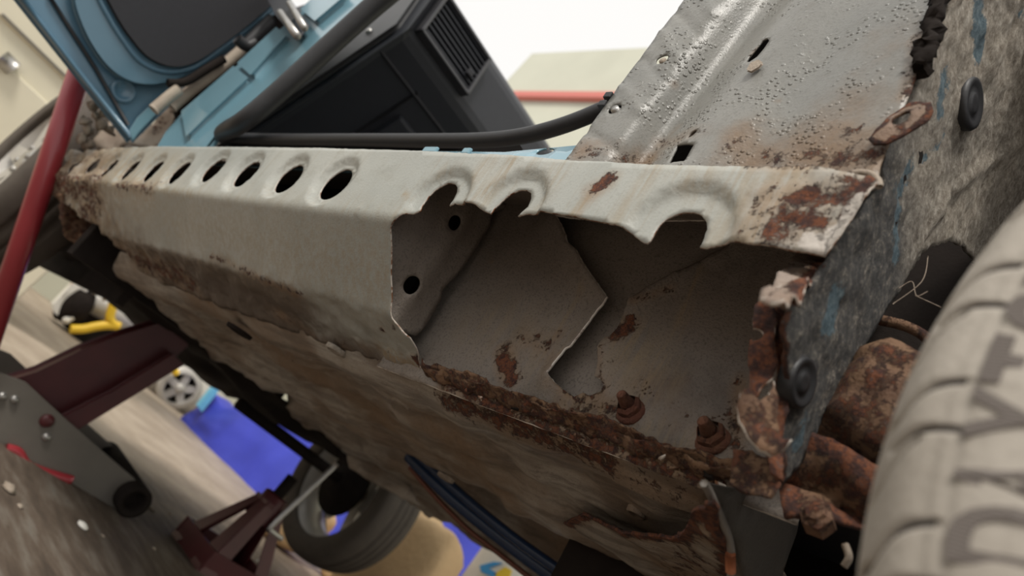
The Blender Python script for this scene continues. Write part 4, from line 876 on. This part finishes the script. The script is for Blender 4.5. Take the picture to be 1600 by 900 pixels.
# ------------------------------------------------------------------ blue tarp bundle, paper sacks, printed bag
pb0 = PW(288, 662, z=0); pb1 = PW(470, 838, z=0)
tarp_c = (pb0+pb1)/2
XA, XB = pb0[0]-.1, -1.4; YB = min(pb0[1], pb1[1])
tz = PW(325, 608, x=pb0[0])[2]
m = MB(); nx, ns = 60, 36; V = []
for i in range(nx+1):
    x = XA+(XB-XA)*i/nx
    y0_ = np.interp(x, [pb0[0], pb1[0]], [pb0[1], pb1[1]])
    for k in range(ns+1):
        s_ = k/ns; yy = y0_+np.interp(s_, [0, .35, .7, 1], [0, .06, .5, .6]); th = tz+.45*min(1, max(0, (x-pb0[0]-.15)/.8)); zz = np.interp(s_, [0, .35, .42, .7, .78, 1], [0, th*.92, th, th*1.02, th*.9, 0])
        d = .05*mnoise.noise((x*3, s_*4, .5))+.025*mnoise.noise((x*9, s_*11, 3))
        V.append((x, yy-d*(1 if s_ < .4 else .2), max(0, zz+(d if .3 < s_ < .8 else 0))))
F = [(i*(ns+1)+k, (i+1)*(ns+1)+k, (i+1)*(ns+1)+k+1, i*(ns+1)+k+1) for i in range(nx) for k in range(ns)]
F += [tuple(range(ns+1)), tuple(reversed(range(nx*(ns+1), (nx+1)*(ns+1))))]
tp = empty('tarp_bundle', loc=(pb0[0], pb0[1], 0)); tag(tp, 'bright blue plastic tarpaulin over a long stack on the floor', 'tarpaulin')
of = np.array(tp.location)
mesh_obj('tarp_cover', [np.array(v)-of for v in V], F, M['tarp'], tp)
m = MB(); m.prism([PW(*q, x=XA+.12)-of for q in [(306, 632), (332, 600), (340, 605), (312, 640)]], (.05, 0, 0)); m.build('light_blue_strap', M['cyan'], tp, smooth=False)

def sack(name, c, size, rz, label, seed, mat):
    V = []; n, k = 28, 18
    for i in range(n):
        a = 2*math.pi*i/n
        for j in range(k+1):
            b = -math.pi/2+math.pi*j/k; ex = .55
            sg = lambda q: math.copysign(abs(q)**ex, q)
            p = np.array([sg(math.cos(a))*abs(math.cos(b))**ex*size[0], sg(math.sin(a))*abs(math.cos(b))**ex*size[1], sg(math.sin(b))*size[2]])
            d = 1+.16*mnoise.noise((p[0]*6+seed, p[1]*6, p[2]*6))+.06*mnoise.noise((p[0]*19+seed, p[1]*19, p[2]*19)); p = p*d
            p = np.array([p[0]*math.cos(rz)-p[1]*math.sin(rz), p[0]*math.sin(rz)+p[1]*math.cos(rz), max(p[2]+size[2], 0)])
            V.append(p)
    F = [(i*(k+1)+j, ((i+1) % n)*(k+1)+j, ((i+1) % n)*(k+1)+j+1, i*(k+1)+j+1) for i in range(n) for j in range(k)]
    o = mesh_obj(name, V, F, mat); o.location = c; tag(o, label, name.split('_')[-1], 'paper sacks by the far wheel'); return o
sk = PW(470, 880, z=0)
sack('paper_sack', (sk[0]-.09, sk[1]-.12, 0), (.15, .11, .14), .4, 'small crumpled tan paper sack in front of the blue tarpaulin', 1.0, M['paper'])
p = PW(600, 828, y=2.45); sack('paper_sack', (p[0], 2.53, 0), (.20, .12, p[2]/2), .1, 'large tan paper sack below the far front tyre', 5.0, M['paper'])
p = PW(690, 812, y=2.12); sack('paper_sack', (p[0]-.03, 2.13, 0), (.24, .10, p[2]/2), -.05, 'tall tan paper sack next to the printed white bag', 9.0, M['paper'])
p = PW(795, 870, y=2.2)
bag = empty('printed_bag', loc=(p[0]-.0, 2.3, 0)); tag(bag, 'white plastic bag printed in blue and yellow beyond the far sill', 'bag')
b0 = np.array(bag.location)
m = MB(); hz = p[2]+.25
MB().box((0, .08, hz/2), (.20, .12, hz/2)).build('bag_body', M['white'], bag, smooth=False, bevel=.04)
pr = lambda qs, y: [PW(*q, y=y)-b0 for q in qs]
MB().prism(pr([(750, 884), (772, 878), (786, 880), (764, 888), (778, 897), (770, 902), (752, 894)], 2.258), (0, -.003, 0)).build('blue_mark', M['printblue'], bag, smooth=False)
MB().prism(pr([(774, 896), (790, 886), (800, 892), (796, 904), (776, 906)], 2.258), (0, -.003, 0)).build('yellow_mark', M['printyellow'], bag, smooth=False)

# ------------------------------------------------------------------ cream cabinet
XK = -3.9
cab = empty('metal_cabinet', loc=(XK-.3, 0, 0)); tag(cab, 'cream metal cabinet with a chrome handle behind the front wheel', 'cabinet')
k0 = np.array(cab.location)
hd = PW(12, 98, x=XK)
MB().box(np.array([XK-.3, hd[1]-.2, 1.0])-k0, (.30, .95, 1.0)).build('cabinet_body', M['cream'], cab, smooth=False, bevel=.015)
ze = PW(40, 75, x=XK)[2]
MB().box(np.array([XK+.008, hd[1]-.2, ze/2-.05])-k0, (.010, .94, ze/2-.06)).build('drawer_front', M['cream'], cab, smooth=False, bevel=.006)
MB().box(np.array([XK+.008, hd[1]-.2, (2+ze)/2])-k0, (.010, .94, (2-ze)/2-.02)).build('drawer_front', M['cream'], cab, smooth=False, bevel=.006)
MB().tube([PW(*q, x=XK+.03)-k0 for q in [(2, 88), (22, 108)]], .035, 12).build('cabinet_handle', M['steel'], cab)
MB().box(PW(54, 72, x=XK+.02)-k0, (.004, .16, .006)).build('label_slot', M['jackgrey'], cab, smooth=False)

# ------------------------------------------------------------------ bits on the floor
for k, q in enumerate([(127, 823), (238, 798-0), (232, 792), (265, 803), (12, 765), (240, 858), (405, 880), (30, 792), (160, 838)]):
    c = PW(*q, z=0); r = [.012, .008, .007, .006, .014, .006, .012, .007, .005][k]
    m = MB(); m.lathe([(1e-4, 0), (r, r*.15), (r*.9, r*.5), (r*.4, r*.8), (1e-4, r*.85)], (0, 0, 0), (0, 0, 1), 8)
    m.V = [np.array([v[0]*1.5, v[1], v[2]])*(1+.3*mnoise.noise(v*200+k)) for v in m.V]; m.V = [np.array([v[0], v[1], max(v[2], 0)]) for v in m.V]
    o = m.build('debris_chip', M['white'] if k in (0, 6) else M['dusty']); o.location = tuple(c)
    tag(o, ['white chip lying on the bare floor below the jack plate', 'tan crumb beside the jack roller, nearer the roller', 'small tan crumb touching the jack roller', 'tan crumb right of the jack roller', 'large tan flake under the jack side plate', 'tan crumb left of the jack stand foot', 'white chip beside the jack stand foot', 'tan crumb near the lower left floor edge', 'tiny tan crumb below the white chip'][k], 'debris', 'debris on the floor')
